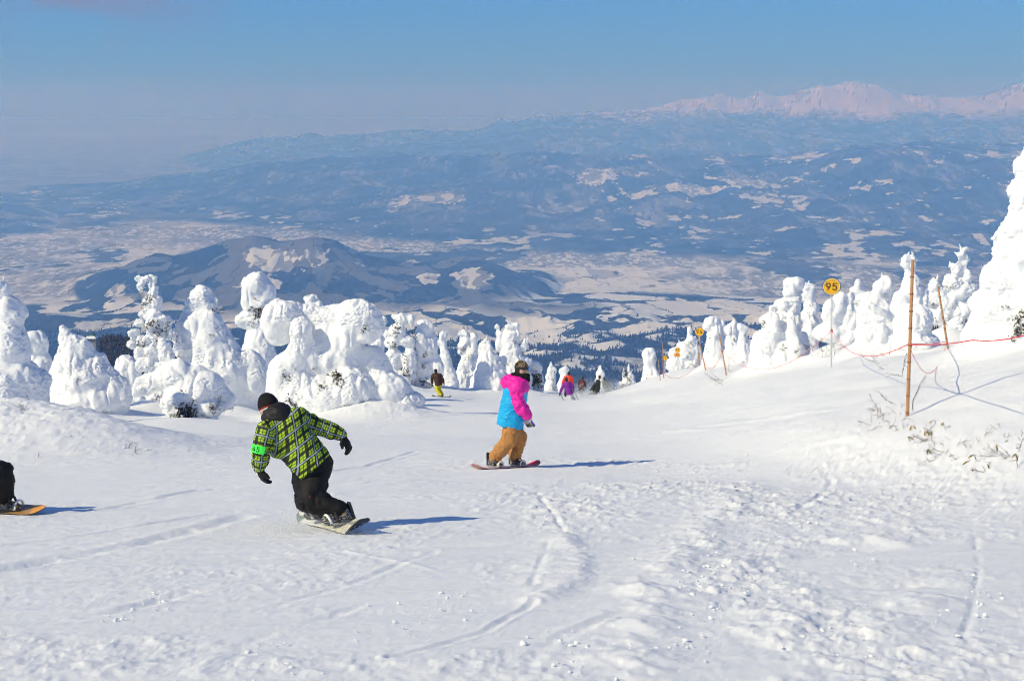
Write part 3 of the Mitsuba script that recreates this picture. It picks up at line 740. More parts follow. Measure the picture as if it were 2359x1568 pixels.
snow_tree(77, 'little knobby snow tree at the foot of the big shouldered tree', [(1708, 755, 8, 8), (1717, 758, 8, 8), (1712, 772, 11, 1712, 815, 17)], seed=28, lumps=4, step=1.4, twigs=[(1722, 785, 3)])
snow_tree(59, 'big shouldered snow tree with a hat shaped head, left of the number 95 sign',
          [(1830, 647, 25, 12), (1812, 655, 13, 14), (1832, 656, 20, 12), (1820, 672, 17, 14), (1826, 690, 17, 18), (1803, 702, 20, 14), (1832, 706, 12, 24), (1774, 710, 9, 11), (1762, 738, 19, 18), (1788, 745, 30, 30), (1822, 742, 25, 36), (1792, 775, 45, 1792, 822, 70), (1748, 782, 22, 28), (1845, 792, 24, 34), (1780, 730, 14, 1770, 800, 22, -40), (1820, 720, 12, 1828, 800, 22, -40)], seed=29, lumps=2, twigs=[(1758, 742, 5), (1752, 752, 4), (1830, 805, 5), (1860, 798, 5), (1806, 802, 6)], step=1.5, drape=1.3)
snow_tree(67, 'narrow tree of stacked snow balls just left of the number 95 sign', [(1858, 662, 9, 11), (1869, 660, 10, 11), (1862, 683, 18, 16), (1868, 708, 19, 22), (1858, 725, 17, 20), (1866, 752, 20, 24), (1864, 775, 24, 24)], seed=30, lumps=4, spikes=[(1863, 646, 1)], step=1.5, twigs=[(1876, 728, 3), (1866, 698, 3)])
snow_tree(56, 'smooth white tree directly behind the number 95 pole', [(1932, 692, 18, 22), (1918, 720, 28, 34), (1955, 732, 20, 38), (1912, 768, 40, 28), (1945, 782, 42, 24), (1956, 690, 12, 14)], seed=31, lumps=2, step=1.5)
snow_tree(57, 'thin snow tree with a round knob right of the number 95 sign', [(1974, 652, 10, 12), (1968, 670, 13, 12), (1976, 690, 16, 18), (1986, 715, 18, 28), (1980, 750, 26, 30)], seed=32, lumps=4, step=1.5, twigs=[(1962, 728, 5), (1968, 740, 4)])
snow_tree(51, 'domed snow tree with a hollow grey flank left of the long bamboo pole', [(2038, 654, 19, 22), (2022, 664, 16, 18), (2050, 672, 10, 20), (2008, 692, 26, 26), (2030, 722, 34, 38), (1990, 735, 20, 40), (2050, 748, 18, 24), (2012, 770, 45, 28), (2000, 700, 12, 2060, 752, 12, -40)], seed=33, lumps=1, spikes=[(2028, 628, 1)], step=1.5)
snow_tree(45, 'pointed bottle shaped tree right behind the long bamboo pole', [(2097, 600, 11, 11), (2097, 616, 15, 2097, 668, 26), (2072, 695, 24, 34), (2120, 695, 20, 36), (2105, 745, 46, 48, -30), (2105, 785, 58, 30, -30), (2088, 606, 6, 8)], seed=34, lumps=2, spikes=[(2099, 582, 1), (2092, 590, 1)], step=1.5)
snow_tree(50, 'lacy white cone with thin icy tips between the two bamboo poles and the giant tree',
          [(2224, 571, 14, 8), (2212, 588, 15, 13), (2226, 598, 11, 17), (2204, 618, 18, 18), (2225, 635, 16, 20), (2190, 650, 19, 18), (2215, 668, 25, 22), (2150, 655, 12, 13), (2160, 680, 19, 20), (2138, 702, 12, 15), (2180, 700, 23, 25), (2215, 715, 26, 26), (2158, 732, 23, 22), (2200, 752, 34, 24), (2240, 660, 10, 12)], seed=35, lumps=4, lacy=0.5, spikes=[(2210, 562, 1), (2184, 608, 1), (2160, 632, 1)], step=1.5, twigs=[(2178, 760, 7), (2168, 765, 6), (2210, 770, 6)])
snow_tree(31, 'giant snow encrusted tree filling the right edge of the view',
          [(2392, 350, 36, 30), (2382, 385, 45, 40), (2372, 440, 48, 40), (2360, 480, 42, 36), (2348, 530, 56, 46), (2338, 585, 60, 46), (2304, 548, 18, 24), (2318, 645, 72, 56), (2284, 632, 26, 28), (2306, 712, 80, 56), (2258, 692, 30, 34), (2420, 520, 90, 150), (2420, 700, 140, 130), (2300, 775, 92, 54), (2400, 790, 140, 70), (2270, 740, 44, 40)], seed=36, lumps=3, rough=1.15, step=1.6, lacy=0.12,
          twigs=[(2345, 730, 9), (2350, 745, 10), (2340, 755, 9), (2333, 770, 8), (2328, 786, 7), (2355, 722, 8), (2316, 702, 5), (2352, 760, 8), (2300, 610, 3)])
# ------------------------------------------------------------------ people, boards and skis
def unit(v):
    v = np.asarray(v, float)
    return v / (np.linalg.norm(v) + 1e-12)


def fabric(name, c, rough=0.7, sheen=0.3, var=0.12):
    def fn(p, n, uv):
        g = mikit.fbm(p.x * 9, p.y * 9, p.z * 9, 2)
        return mikit.mix(tuple(q * (1 - var) for q in c), tuple(min(1, q * (1 + var)) for q in c), g)
    scene[name] = {'type': 'principled', 'base_color': mikit.proc(fn), 'roughness': rough, 'sheen': sheen, 'specular': 0.3}
    return name


def plain(name, c, rough=0.5, **more):
    scene[name] = {'type': 'principled', 'base_color': rgb(*c), 'roughness': rough, **more}
    return name


def plaid_colour(p, n, uv):
    """Black cloth woven with lime checks and thin pale stripes."""
    a, b = uv.x / 0.165, uv.y / 0.150
    fa, fb_ = a - dr.floor(a), b - dr.floor(b)

    def inside(f, lo, hi):
        return mi.Float(dr.select((f > lo) & (f < hi), 1.0, 0.0))

    def lime_band(f):
        return inside(f, .02, .16) + inside(f, .195, .33) + inside(f, .52, .65) + inside(f, .685, .82)

    la, lb = lime_band(fa), lime_band(fb_)
    wa, wb = inside(fa, .89, .96), inside(fb_, .39, .48)
    lime = la * lb
    half = dr.maximum(la, lb) * (1 - lime)
    col = mikit.mix((0.008, 0.010, 0.014), (0.38, 0.58, 0.025), dr.clip(lime * 0.95 + half * 0.06, 0, 1))
    col = mikit.mix(col, (0.42, 0.52, 0.60), dr.clip(wa * 0.55 + wb * 0.7, 0, 0.85))
    return col


def leopard_colour(p, n, uv):
    f, s, w = mikit.voronoi(p.x * 42 + p.y * 25, p.z * 42 - p.y * 9)
    base = mikit.mix((0.13, 0.085, 0.045), (0.42, 0.35, 0.25), mikit.smoothstep(0.5, 0.75, w))
    return mikit.mix((0.02, 0.015, 0.012), base, mikit.smoothstep(0.22, 0.34, f))


scene['plaid'] = {'type': 'principled', 'base_color': mikit.proc(plaid_colour), 'roughness': 0.65, 'specular': 0.3}
scene['leopard_knit'] = {'type': 'diffuse', 'reflectance': mikit.proc(leopard_colour)}
plain('skin', (0.52, 0.33, 0.24), 0.5)
fabric('dark_hair', (0.02, 0.013, 0.009), 0.6, 0.0, 0.4)
fabric('black_knit', (0.008, 0.008, 0.009), 0.9)
fabric('black_shell', (0.006, 0.006, 0.007), 0.7, 0.1, 0.1)
fabric('hood_black', (0.016, 0.015, 0.017), 0.6, 0.2, 0.3)
fabric('red_knit', (0.30, 0.02, 0.02))
fabric('white_knit', (0.7, 0.66, 0.62))
fabric('sky_blue_shell', (0.012, 0.38, 0.72), 0.5, 0.2)
fabric('hot_pink_shell', (0.80, 0.02, 0.36), 0.5, 0.2)
fabric('tan_trousers', (0.43, 0.20, 0.062), 0.7)
fabric('brown_shell', (0.055, 0.027, 0.018))
fabric('yellow_trousers', (0.55, 0.50, 0.015))
fabric('purple_shell', (0.20, 0.022, 0.28))
fabric('white_trousers', (0.62, 0.61, 0.60))
fabric('orange_shell', (0.83, 0.075, 0.035))
fabric('maroon_shell', (0.06, 0.018, 0.02))
fabric('olive_shell', (0.033, 0.038, 0.028))
fabric('grey_green_shell', (0.11, 0.12, 0.095))
def boot_colour(p, n, uv):
    b = mikit.noise(p.x * 60, p.y * 60, p.z * 90)
    c = mikit.mix((0.03, 0.03, 0.032), (0.30, 0.29, 0.27), mikit.smoothstep(0.45, 0.55, b))
    return mikit.mix(c, (0.5, 0.26, 0.03), mikit.smoothstep(0.80, 0.84, mikit.noise(p.x * 21 + 4, p.y * 21, p.z * 30)))


scene['boot_grey'] = {'type': 'principled', 'base_color': mikit.proc(boot_colour), 'roughness': 0.45}
plain('boot_dark', (0.035, 0.035, 0.038), 0.4)
plain('binding_metal', (0.4, 0.4, 0.4), 0.3, metallic=0.6)
plain('dark_plastic', (0.02, 0.02, 0.022), 0.35)
plain('white_plastic', (0.72, 0.72, 0.7), 0.4)
plain('goggle_blue', (0.03, 0.2, 0.5), 0.12, clearcoat=1.0)
plain('safety_green', (0.05, 0.92, 0.08), 0.6)
plain('ink', (0.012, 0.012, 0.012), 0.6)
for nm, c in (('glove_green', (0.03, 0.25, 0.05)), ('glove_blue', (0.03, 0.05, 0.4)), ('glove_red', (0.6, 0.04, 0.12)), ('glove_white', (0.6, 0.58, 0.56))):
    plain(nm, c, 0.7)


def half_space(p, n):
    """keeps what lies behind the plane through p with outward normal n"""
    n = unit(n)

    def cut(F, lo, h):
        ax = [lo[i] + np.arange(F.shape[i]) * h for i in range(3)]
        D = ((ax[0] - p[0]) * n[0])[:, None, None] + ((ax[1] - p[1]) * n[1])[None, :, None] + ((ax[2] - p[2]) * n[2])[None, None, :]
        return np.maximum(F, D.astype(np.float32))
    return cut


def both(*cuts):
    def cut(F, lo, h):
        for c in cuts:
            F = c(F, lo, h)
        return F
    return cut


def crumple(m, amp, freq, seed, ridge=0.0):
    V = np.asarray(m.vertices)
    q = V * freq
    n = meshkit.fbm(q, 3, seed) - 0.5
    r = 1 - np.abs(2 * meshkit.noise(q * 0.8 + 3 * n[:, None], seed + 5) - 1)
    m.vertices = V + m.vertex_normals * (amp * (n + ridge * (r - 0.5)))[:, None]
    return m


def frame(f, up=(0, 0, 1)):
    f = unit(f)
    side = unit(np.cross(f, up))
    return f, side, np.cross(side, f)


def rot_of(f, side, up):
    return np.stack([side, f, up], 1)          # columns: local x = side, y = forward, z = up


def head_blob(B, c, f, up, s):
    f, side, u = frame(f, up)
    R = rot_of(f, side, u)
    B.ell(c, np.array([.076, .095, .108]) * s, R)
    B.ell(c + (f * .03 - u * .065) * s, np.array([.055, .06, .055]) * s, R)
    B.cap(c + (f * .088 + u * .005) * s, c + (f * .112 - u * .028) * s, .009 * s, .014 * s)
    for k in (-1, 1):
        B.ell(c + (side * k * .079 - u * .015) * s, np.array([.010, .022, .032]) * s, R)
        B.ell(c + (side * k * .034 + f * .083 + u * .028) * s, np.array([.024, .012, .008]) * s, R)
    B.cap(c + (side * .02 + f * .085 - u * .062) * s, c + (-side * .02 + f * .085 - u * .062) * s, .009 * s)


def glove_mesh(w, d, palm, s, curl=0.5, thumb=1, h=0.006):
    """A gloved hand from the wrist w along d; palm is the palm's normal; thumb = +1 or -1 gives its side. Returns (hand, [fingers], thumb)."""
    d = unit(d)
    palm = unit(palm - d * (palm @ d))
    side = np.cross(d, palm) * thumb
    hand = Blob(0.010).cap(w - d * .03 * s, w + d * .02 * s, .040 * s, .038 * s).ell(w + d * .065 * s, np.array([.047, .052, .026]) * s, np.stack([side, d, palm], 1))
    fingers = []
    for i, (off, L) in enumerate(((.033, .075), (.011, .083), (-.011, .077), (-.033, .062))):
        a = w + (d * .10 + side * off) * s
        d1 = unit(d + palm * 0.55 * curl + side * off * 3)
        d2 = unit(d + palm * 1.7 * curl)
        d3 = unit(d + palm * 3.2 * curl)
        fingers.append([a - d * .02 * s, a + d1 * L * .5 * s, a + (d1 * .5 + d2 * .32) * L * s, a + (d1 * .5 + d2 * .32 + d3 * .25) * L * s])
    t0 = w + (d * .035 + side * .035) * s
    td = unit(d * .75 + side * .75 + palm * .35)
    th = [t0, t0 + td * .04 * s, t0 + td * .04 * s + unit(d + palm * .5 + side * .2) * .035 * s]
    return hand, fingers, th


def add_glove(key, w, d, palm, s, mat, curl=0.5, thumb=1, h=0.006, colours=None):
    hand, fingers, th = glove_mesh(w, d, palm, s, curl, thumb, h)
    rs = [.0135 * s, .013 * s, .0125 * s, .0115 * s]
    if colours is None:
        hand.k = 0.006
        for f in fingers:
            hand.chain(f, rs)
        hand.chain(th, [.017 * s, .016 * s, .013 * s])
        part(key, 'glove', mikit.ply(hand.mesh(h), mat, smooth=True))
        return
    k = part(key, 'glove', mikit.ply(hand.mesh(h), mat, smooth=True))
    for f, c in zip(fingers + [th], colours):
        scene_key = f'{k}__finger'
        i = 0
        while scene_key in scene:
            i += 1
            scene_key = f'{k}__finger_{i:03d}'
        scene[scene_key] = mikit.ply(Blob(0.005).chain(f, rs[:len(f)]).mesh(h), c, smooth=True)


def boot_mesh(ank, toe, up, s, h, shin):
    toe, side, u = frame(toe, up)
    R = rot_of(toe, side, u)
    B = Blob(0.018)
    heel = ank - u * .075 * s - toe * .01 * s
    B.ell(heel + toe * .075 * s, np.array([.050, .140, .048]) * s, R)
    B.ell(heel + toe * .155 * s - u * .005 * s, np.array([.05, .06, .04]) * s, R)
    B.ell(heel - toe * .03 * s, np.array([.045, .06, .05]) * s, R)
    B.cap(heel + u * .03 * s, ank + shin * .03 * s, .056 * s, .060 * s)
    B.cap(ank + shin * .02 * s, ank + shin * .10 * s, .060 * s, .062 * s)
    return B.mesh(h, half_space(heel - u * .05 * s, -u))


def board_thing(name, c, axis, nrm, L, W, mats, label, feet=(), toe=None, rise=0.07, s=1.0, detail=True):
    """A snowboard through c. mats: (deck, base). feet: offsets along the axis of the bindings."""
    axis, nrm = unit(axis), unit(nrm)
    side = np.cross(nrm, axis)
    n, m = 41, 13
    t = np.linspace(-1, 1, n)
    wd = W / 2 * (1 - 0.13 * np.exp(-(t / 0.55) ** 2)) * np.sqrt(np.clip(1 - np.clip((np.abs(t) - 0.80) / 0.2, 0, 1) ** 2.2, 0.0006, 1))
    lift = rise * np.clip((np.abs(t) - 0.72) / 0.28, 0, 1) ** 2
    q = np.linspace(-1, 1, m)
    TT, QQ = np.meshgrid(t, q, indexing='ij')
    base = c + axis * (TT[..., None] * L / 2) + side * (QQ * wd[:, None])[..., None] + nrm * lift[:, None, None]
    th = 0.012
    top = base + nrm * th
    key = key_for(name)
    V = np.concatenate([top.reshape(-1, 3), base.reshape(-1, 3)])
    i, j = np.meshgrid(np.arange(n - 1), np.arange(m - 1), indexing='ij')
    a = i * m + j
    qt = np.stack([a, a + 1, a + m + 1, a + m], -1).reshape(-1, 4)
    uv = np.stack([TT.ravel() * .5 + .5, QQ.ravel() * .5 + .5], 1)
    mt = trimesh.Trimesh(top.reshape(-1, 3), np.vstack([qt[:, [0, 2, 1]], qt[:, [0, 3, 2]]]), process=False)
    if mt.face_normals.mean(0) @ nrm < 0:
        mt.invert()
    part(key, 'deck', mikit.ply(mt, mats[0], smooth=True, uv=uv))
    ring = np.concatenate([np.arange(m), np.arange(1, n) * m + m - 1, (n - 1) * m + np.arange(m - 2, -1, -1), np.arange(n - 2, 0, -1) * m])
    k = len(ring)
    RV = np.concatenate([top.reshape(-1, 3)[ring], base.reshape(-1, 3)[ring], base.reshape(-1, 3)])
    e = np.arange(k)
    qs = np.stack([e, (e + 1) % k, (e + 1) % k + k, e + k], 1)
    mb = trimesh.Trimesh(RV, np.vstack([qs[:, [0, 1, 2]], qs[:, [0, 2, 3]], qt[:, [0, 1, 2]] + 2 * k, qt[:, [0, 2, 3]] + 2 * k]), process=False)
    part(key, 'base_and_edge', mikit.ply(mb, mats[1]))
    if detail:
        for o in feet:
            b = c + axis * o + nrm * (th + 0.003)
            tdir = unit(toe if toe is not None else side)
            sd = np.cross(nrm, tdir)
            plate = trimesh.creation.box([.13, .24, .02])
            plate.apply_transform(np.vstack([np.column_stack([sd, tdir, nrm, b + nrm * .012]), [0, 0, 0, 1]]))
            kb = part(key, 'binding', mikit.ply(plate, 'binding_metal'))
            hb = Blob(0.01).cap(b - tdir * .13 + nrm * .03 - sd * .03, b - tdir * .155 + nrm * .22 - sd * .02, .022, .016).cap(b - tdir * .13 + nrm * .03 + sd * .03, b - tdir * .155 + nrm * .22 + sd * .02, .022, .016)
            scene[kb + '__highback'] = mikit.ply(hb.mesh(0.012), 'dark_plastic', smooth=True)
            for q_, nm in ((.045, 'ankle_strap'), (.135, 'toe_strap')):
                hgt = .135 if q_ < .1 else .085
                arc = [b + sd * (.075 * math.cos(x)) + nrm * (.02 + hgt * math.sin(x)) + tdir * q_ for x in np.linspace(0, math.pi, 9)]
                scene[f'{kb}__{nm}'] = mikit.ply(tube(arc, .014, 6), 'white_plastic' if q_ > .1 else 'dark_plastic', smooth=True)
    tag(key, label, 'snowboard')
    return key


def person(label, d, J, f, colours, s=1.0, h=0.02, face=None, hem=None, hood=None, hat='beanie', toes=None, boot_up=None, sleeves=None, pattern=None, glove=True, boots=True, fat=1.0, extra_torso=(), trouser_r=(.115, .098, .088), crump=1.0, arm_r=(.085, .075, .062), bands=False, goggles=None, finger_colours=None, curl=(0.6, 0.6), legs='lr', palms=(None, None), ankles=None):
    """J: joints as pixels with a depth offset in metres (u, v, dy). f: where the chest faces."""
    P = {k: at(q[0], q[1], d + (q[2] if len(q) > 2 else 0)) for k, q in J.items()}
    if ankles:
        P['an_l'], P['an_r'] = (np.asarray(q, float) for q in ankles)
    f, side, up = frame(f)
    face = f if face is None else unit(face)
    key = key_for('person')
    C = colours
    head, neck, hip = P['head'], P['neck'], P['hip']
    spine = unit(neck - hip)
    hup = unit(0.55 * unit(head - neck) + 0.45 * np.array([0, 0, 1.0]))
    sl, sr = P['sh_l'], P['sh_r']
    legs_ = [q for q in (('l', -1), ('r', 1)) if q[0] in legs]
    hl = {'l': hip - side * .085 * s - spine * .03 * s, 'r': hip + side * .085 * s - spine * .03 * s}
    # the body: one continuous surface inside the clothes
    B = Blob(0.02)
    head_blob(B, head, face, hup, s)
    B.chain([head - hup * .06 * s, neck, neck - spine * .08 * s], [.055 * s, .055 * s, .07 * s])
    B.chain([neck - spine * .12 * s, (neck + hip) / 2, hip], [.10 * s, .105 * s, .11 * s])
    for q, sh in (('l', sl), ('r', sr)):
        B.chain([neck - spine * .1 * s, sh, P['el_' + q], P['wr_' + q]], [.06 * s, .05 * s, .04 * s, .03 * s])
    for q, _ in legs_:
        B.chain([hip, hl[q], P['kn_' + q], P['an_' + q]], [.1 * s, .08 * s, .06 * s, .045 * s])
    part(key, 'body', mikit.ply(B.mesh(max(h, .011)), 'skin', smooth=True))
    # jacket
    chest = neck - spine * .16 * s
    tor = [neck - spine * .07 * s, chest, (chest + hip) / 2, hip + spine * .02, hip - spine * .1 * s]
    rt = np.array([.115, .172, .185, .192, .205]) * s * fat
    Jk = Blob(0.018)
    Jk.chain(tor, rt)
    Rw = rot_of(f, side, spine)
    Jk.ell(chest, np.array([.2, .15, .17]) * s * fat, Rw)
    Jk.cap(sl, sr, arm_r[0] * 1.1 * s, arm_r[0] * 1.1 * s)
    for q, r_ in extra_torso:
        Jk.ell(at(*q[:2], d + q[2]), r_)
    A = Jk if not sleeves else Blob(0.014)
    bones = []
    for q, sh in (('l', sl), ('r', sr)):
        el, wr = P['el_' + q], P['wr_' + q]
        A.chain([sh, (sh + el) / 2, el], [arm_r[0] * 1.1 * s, arm_r[0] * 1.05 * s, arm_r[1] * s])
        A.chain([el, (el + wr) / 2, wr], [arm_r[1] * s, arm_r[1] * 1.03 * s, arm_r[2] * s])
        bones += [(sh, el), (el, wr)]
    hem_p, hem_n = hem if hem else (hip - spine * .12 * s, -spine)
    hcut = half_space(hem_p, hem_n)
    m = Jk.mesh(h, hcut if sleeves else None)
    if not sleeves:
        # cut the hem only near the hips, not at the hands
        F, lo = Jk.field(h)
        ax = [lo[i] + np.arange(F.shape[i]) * h for i in range(3)]
        D = ((ax[0] - hem_p[0]) * hem_n[0])[:, None, None] + ((ax[1] - hem_p[1]) * hem_n[1])[None, :, None] + ((ax[2] - hem_p[2]) * hem_n[2])[None, None, :]
        D = D / np.linalg.norm(hem_n)
        near = np.sqrt((ax[0] - hem_p[0])[:, None, None] ** 2 + (ax[1] - hem_p[1])[None, :, None] ** 2 + (ax[2] - hem_p[2])[None, None, :] ** 2)
        F = np.where(near < 0.33 * s * fat, np.maximum(F, D), F)
        for a_ in (0, -1):
            F[a_], F[:, a_], F[:, :, a_] = 9, 9, 9
        V, Q = surface_nets(F, lo, h)
        m = trimesh.Trimesh(V, np.vstack([Q[:, [0, 1, 2]], Q[:, [0, 2, 3]]]), process=False)
    uv = None
    if pattern:
        V = np.asarray(m.vertices)
        best = np.full(len(V), 9.0)
        uv = np.stack([(V - hip) @ side, (V - hip) @ spine], 1)
        best = np.linalg.norm(V - hip - np.clip((V - hip) @ spine, -.2, .6)[:, None] * spine, axis=1) - .1 * s
        for a, b in bones:
            w = unit(b - a)
            t = (V - a) @ w
            dd = np.linalg.norm(V - a - np.clip(t, 0.09 if (a is sl or a is sr) else 0, np.linalg.norm(b - a))[:, None] * w, axis=1)
            e1 = unit(np.cross(w, f))
            e2 = np.cross(w, e1)
            ang = np.arctan2((V - a) @ e2, (V - a) @ e1)
            on = dd < best
            uv[on] = np.stack([ang * .085, t], 1)[on]
            best = np.minimum(best, dd)
    crumple(m, .020 * crump * s, 6.5 / s, 3, 1.3)
    part(key, 'jacket', mikit.ply(m, C['jacket'], smooth=True, uv=uv))
    if sleeves:
        A.cap(sl, sr, arm_r[0] * 1.05 * s, arm_r[0] * 1.05 * s)
        A.ell(sl, arm_r[0] * 1.42 * s).ell(sr, arm_r[0] * 1.42 * s)
        A.ell(neck - spine * .075 * s, np.array([.235, .20, .135]) * s * fat, Rw)
        part(key, 'sleeves', mikit.ply(crumple(A.mesh(h), .022 * s, 7.5, 7, 1.5), sleeves, smooth=True), 'pink padded sleeves and shoulder yoke')
    if hood:
        Hd = Blob(0.03)
        for q, r_ in hood:
            Hd.ell(at(*q[:2], d + q[2]), r_)
        part(key, 'hood', mikit.ply(crumple(Hd.mesh(h), .02 * s, 8, 13, 1.2), C.get('hood', C['jacket']), smooth=True))
    # trousers
    Tr = Blob(0.018)
    Tr.ell(hip - spine * .05 * s, np.array([.14, .125, .14]) * s, Rw)
    for q, _ in legs_:
        kn, an = P['kn_' + q], P['an_' + q]
        Tr.chain([hl[q], (hl[q] + kn) / 2, kn], [trouser_r[0] * .98 * s, trouser_r[0] * s, trouser_r[1] * s])
        an = an + (kn - an) * (.16 if ankles else 0)
        Tr.chain([kn, (kn + an) / 2, an], [trouser_r[1] * s, trouser_r[2] * 1.02 * s, trouser_r[2] * s])
    part(key, 'trousers', mikit.ply(crumple(Tr.mesh(h), .024 * crump * s, 6.5 / s, 17, 1.4), C['trousers'], smooth=True))
    for n_, (q, _) in enumerate(legs_):
        if boots:
            tdir = toes if toes is not None else f
            part(key, 'boot', mikit.ply(boot_mesh(P['an_' + q], tdir, np.asarray(boot_up if boot_up is not None else (0, 0, 1), float), s, max(h * .8, .01), unit(P['kn_' + q] - P['an_' + q])), C.get('boot', 'boot_grey'), smooth=True))
    if glove:
        for n_, (q, tsgn) in enumerate((('l', 1), ('r', -1))):
            w, e = P['wr_' + q], P['el_' + q]
            dirv = P['ha_' + q] - w if 'ha_' + q in P else w - e
            palm = palms[n_] if palms[n_] is not None else (side if q == 'l' else -side)
            add_glove(key, w + unit(dirv) * .02 * s, dirv, np.asarray(palm, float), 1.12 * s, C.get('glove', 'black_shell'), curl[n_], tsgn, max(.006, h * .6), finger_colours)
            if bands:
                e1 = unit(dirv)
                a_, b_ = w - e1 * .005, w + e1 * .03
                part(key, 'cuff', mikit.ply(tube([a_, b_], .064 * s, 12, .058 * s), 'glove_white', smooth=40))
    # headwear
    hf, hs, hu = frame(face, hup)
    Rh = rot_of(hf, hs, hu)
    if h < .05:
        Ha = Blob(0.01).ell(head - hf * .012 * s + hu * .004 * s, np.array([.088, .098, .118]) * s, Rh).ell(head - hf * .03 * s - hu * .06 * s, np.array([.08, .075, .07]) * s, Rh)
        part(key, 'hair', mikit.ply(crumple(Ha.mesh(max(h * .7, .009), half_space(head + hf * .03 * s - hu * .02 * s, hf - .25 * hu)), .01 * s, 30, 23), 'dark_hair', smooth=True))
    if hat in ('beanie', 'leopard'):
        Hb = Blob(0.012).ell(head + hu * .022 * s - hf * .006 * s, np.array([.103, .120, .130]) * s, Rh)
        cp = head + hu * (.012 if bands else -.005 if hat == 'leopard' else .03) * s
        cn = -unit(hu + 0.22 * hf)
        part(key, 'beanie', mikit.ply(crumple(Hb.mesh(max(h * .7, .009), half_space(cp, cn)), .008 * s, 22, 19), C['hat'], smooth=True))
        if bands:
            for t0, mt in ((-.004, 'red_knit'), (.014, 'white_knit')):
                Bb = Blob(0.01).ell(head + hu * .018 * s, np.array([.1035, .1205, .1305]) * s, Rh)
                part(key, 'hat_band', mikit.ply(Bb.mesh(.009, both(half_space(cp + cn * (t0 + .017), cn), half_space(cp + cn * t0, -cn))), mt, smooth=True))
    elif hat == 'helmet':
        Hb = Blob(0.02).ell(head + hu * .015 * s, np.array([.115, .135, .135]) * s, Rh)
        part(key, 'helmet', mikit.ply(Hb.mesh(max(h * .7, .012), half_space(head - hu * .03 * s, -hu)), C['hat'], smooth=True))
    if goggles:
        gc = head + hu * .028 * s
        St = Blob(0.008).ell(gc, np.array([.108, .126, .128]) * s, Rh)
        part(key, 'goggle_strap', mikit.ply(St.mesh(max(h * .6, .009), both(half_space(gc + hu * .022 * s, hu), half_space(gc - hu * .022 * s, -hu))), 'dark_plastic', smooth=True))
        Ln = Blob(0.012).ell(gc + (hf * .112 - hu * .010) * s, np.array([.078, .026, .042]) * s, Rh)
        part(key, 'goggle_lens', mikit.ply(Ln.mesh(max(h * .6, .009)), goggles, smooth=True))
    tag(key, label, 'person', None)
    return key, P


def deck_paint(name, fn):
    scene[name] = {'type': 'principled', 'base_color': mikit.proc(fn), 'roughness': 0.35, 'specular': 0.4}
    return name


deck_paint('deck_cream', lambda p, n, uv: mikit.mix(mikit.mix((0.62, 0.58, 0.44), (0.75, 0.75, 0.72), mikit.smoothstep(0.35, 0.6, mikit.noise(uv.x * 9, uv.y * 4))), (0.25, 0.3, 0.28), mikit.smoothstep(0.62, 0.75, mikit.noise(uv.x * 14 + 3, uv.y * 3))))
deck_paint('deck_red', lambda p, n, uv: mikit.mix(mikit.mix((0.12, 0.12, 0.13), mikit.mix((0.66, 0.36, 0.38), (0.80, 0.80, 0.82), mikit.smoothstep(0.42, 0.6, mikit.fbm(uv.x * 16, uv.y * 6, 0, 3))), mikit.smoothstep(0.13, 0.16, uv.x)),
                                                   (0.78, 0.03, 0.05), mikit.smoothstep(0.74, 0.76, uv.x)))
deck_paint('deck_orange', lambda p, n, uv: mikit.mix(mikit.mix((0.32, 0.17, 0.05), (0.5, 0.28, 0.08), mikit.noise(uv.x * 12, uv.y * 30)), (0.80, 0.34, 0.02), mikit.smoothstep(0.88, 0.91, uv.x + 0.08 * (uv.y - 0.5)) ))
plain('base_dark', (0.03, 0.032, 0.035), 0.4)
plain('base_red', (0.42, 0.2, 0.21), 0.4)

# --- the snowboarder in the lime plaid jacket
bc = hit(768, 1216)
d = float(bc[1])
gn = unit([0.0, 0.205, 1.0])
ax = unit(np.array([0.50, -0.86, 0.0]) + [0, 0, 0.176])
tilt = unit(gn * math.cos(.42) + unit(np.cross(ax, gn)) * math.sin(.42) * (1 if np.cross(ax, gn)[0] < 0 else -1))
SEAT = lambda c_, n_, t_, o_, a_: c_ + a_ * o_ + n_ * .128 - t_ * .055
c0 = bc + gn * .055
td_ = unit(np.array([-.86, -.5, 0.1]) - tilt * (np.array([-.86, -.5, 0.1]) @ tilt))
AK = (SEAT(c0, tilt, td_, -.25, ax), SEAT(c0, tilt, td_, .25, ax))
board_thing('snowboard', bc + gn * .055, ax, tilt, 1.52, .29, ('deck_cream', 'base_dark'), 'cream snowboard tilted on its edge under the rider in lime plaid', feet=(-.25, .25), toe=[-.86, -.5, 0.1], rise=.10)
J = dict(head=(619, 938, .10), neck=(640, 966, .05), hip=(716, 1066, .02), sh_l=(614, 990, -.10), sh_r=(692, 966, .14), el_l=(601, 1040, -.16), wr_l=(597, 1073, -.12), ha_l=(602, 1092, -.1), el_r=(742, 985, .20), wr_r=(784, 1000, .22), ha_r=(800, 1022, .2),
         kn_l=(707, 1151, .10), an_l=(742, 1188, .20), kn_r=(713, 1150, -.13), an_r=(785, 1184, -.22))
hemp = at(717, 1079, d)
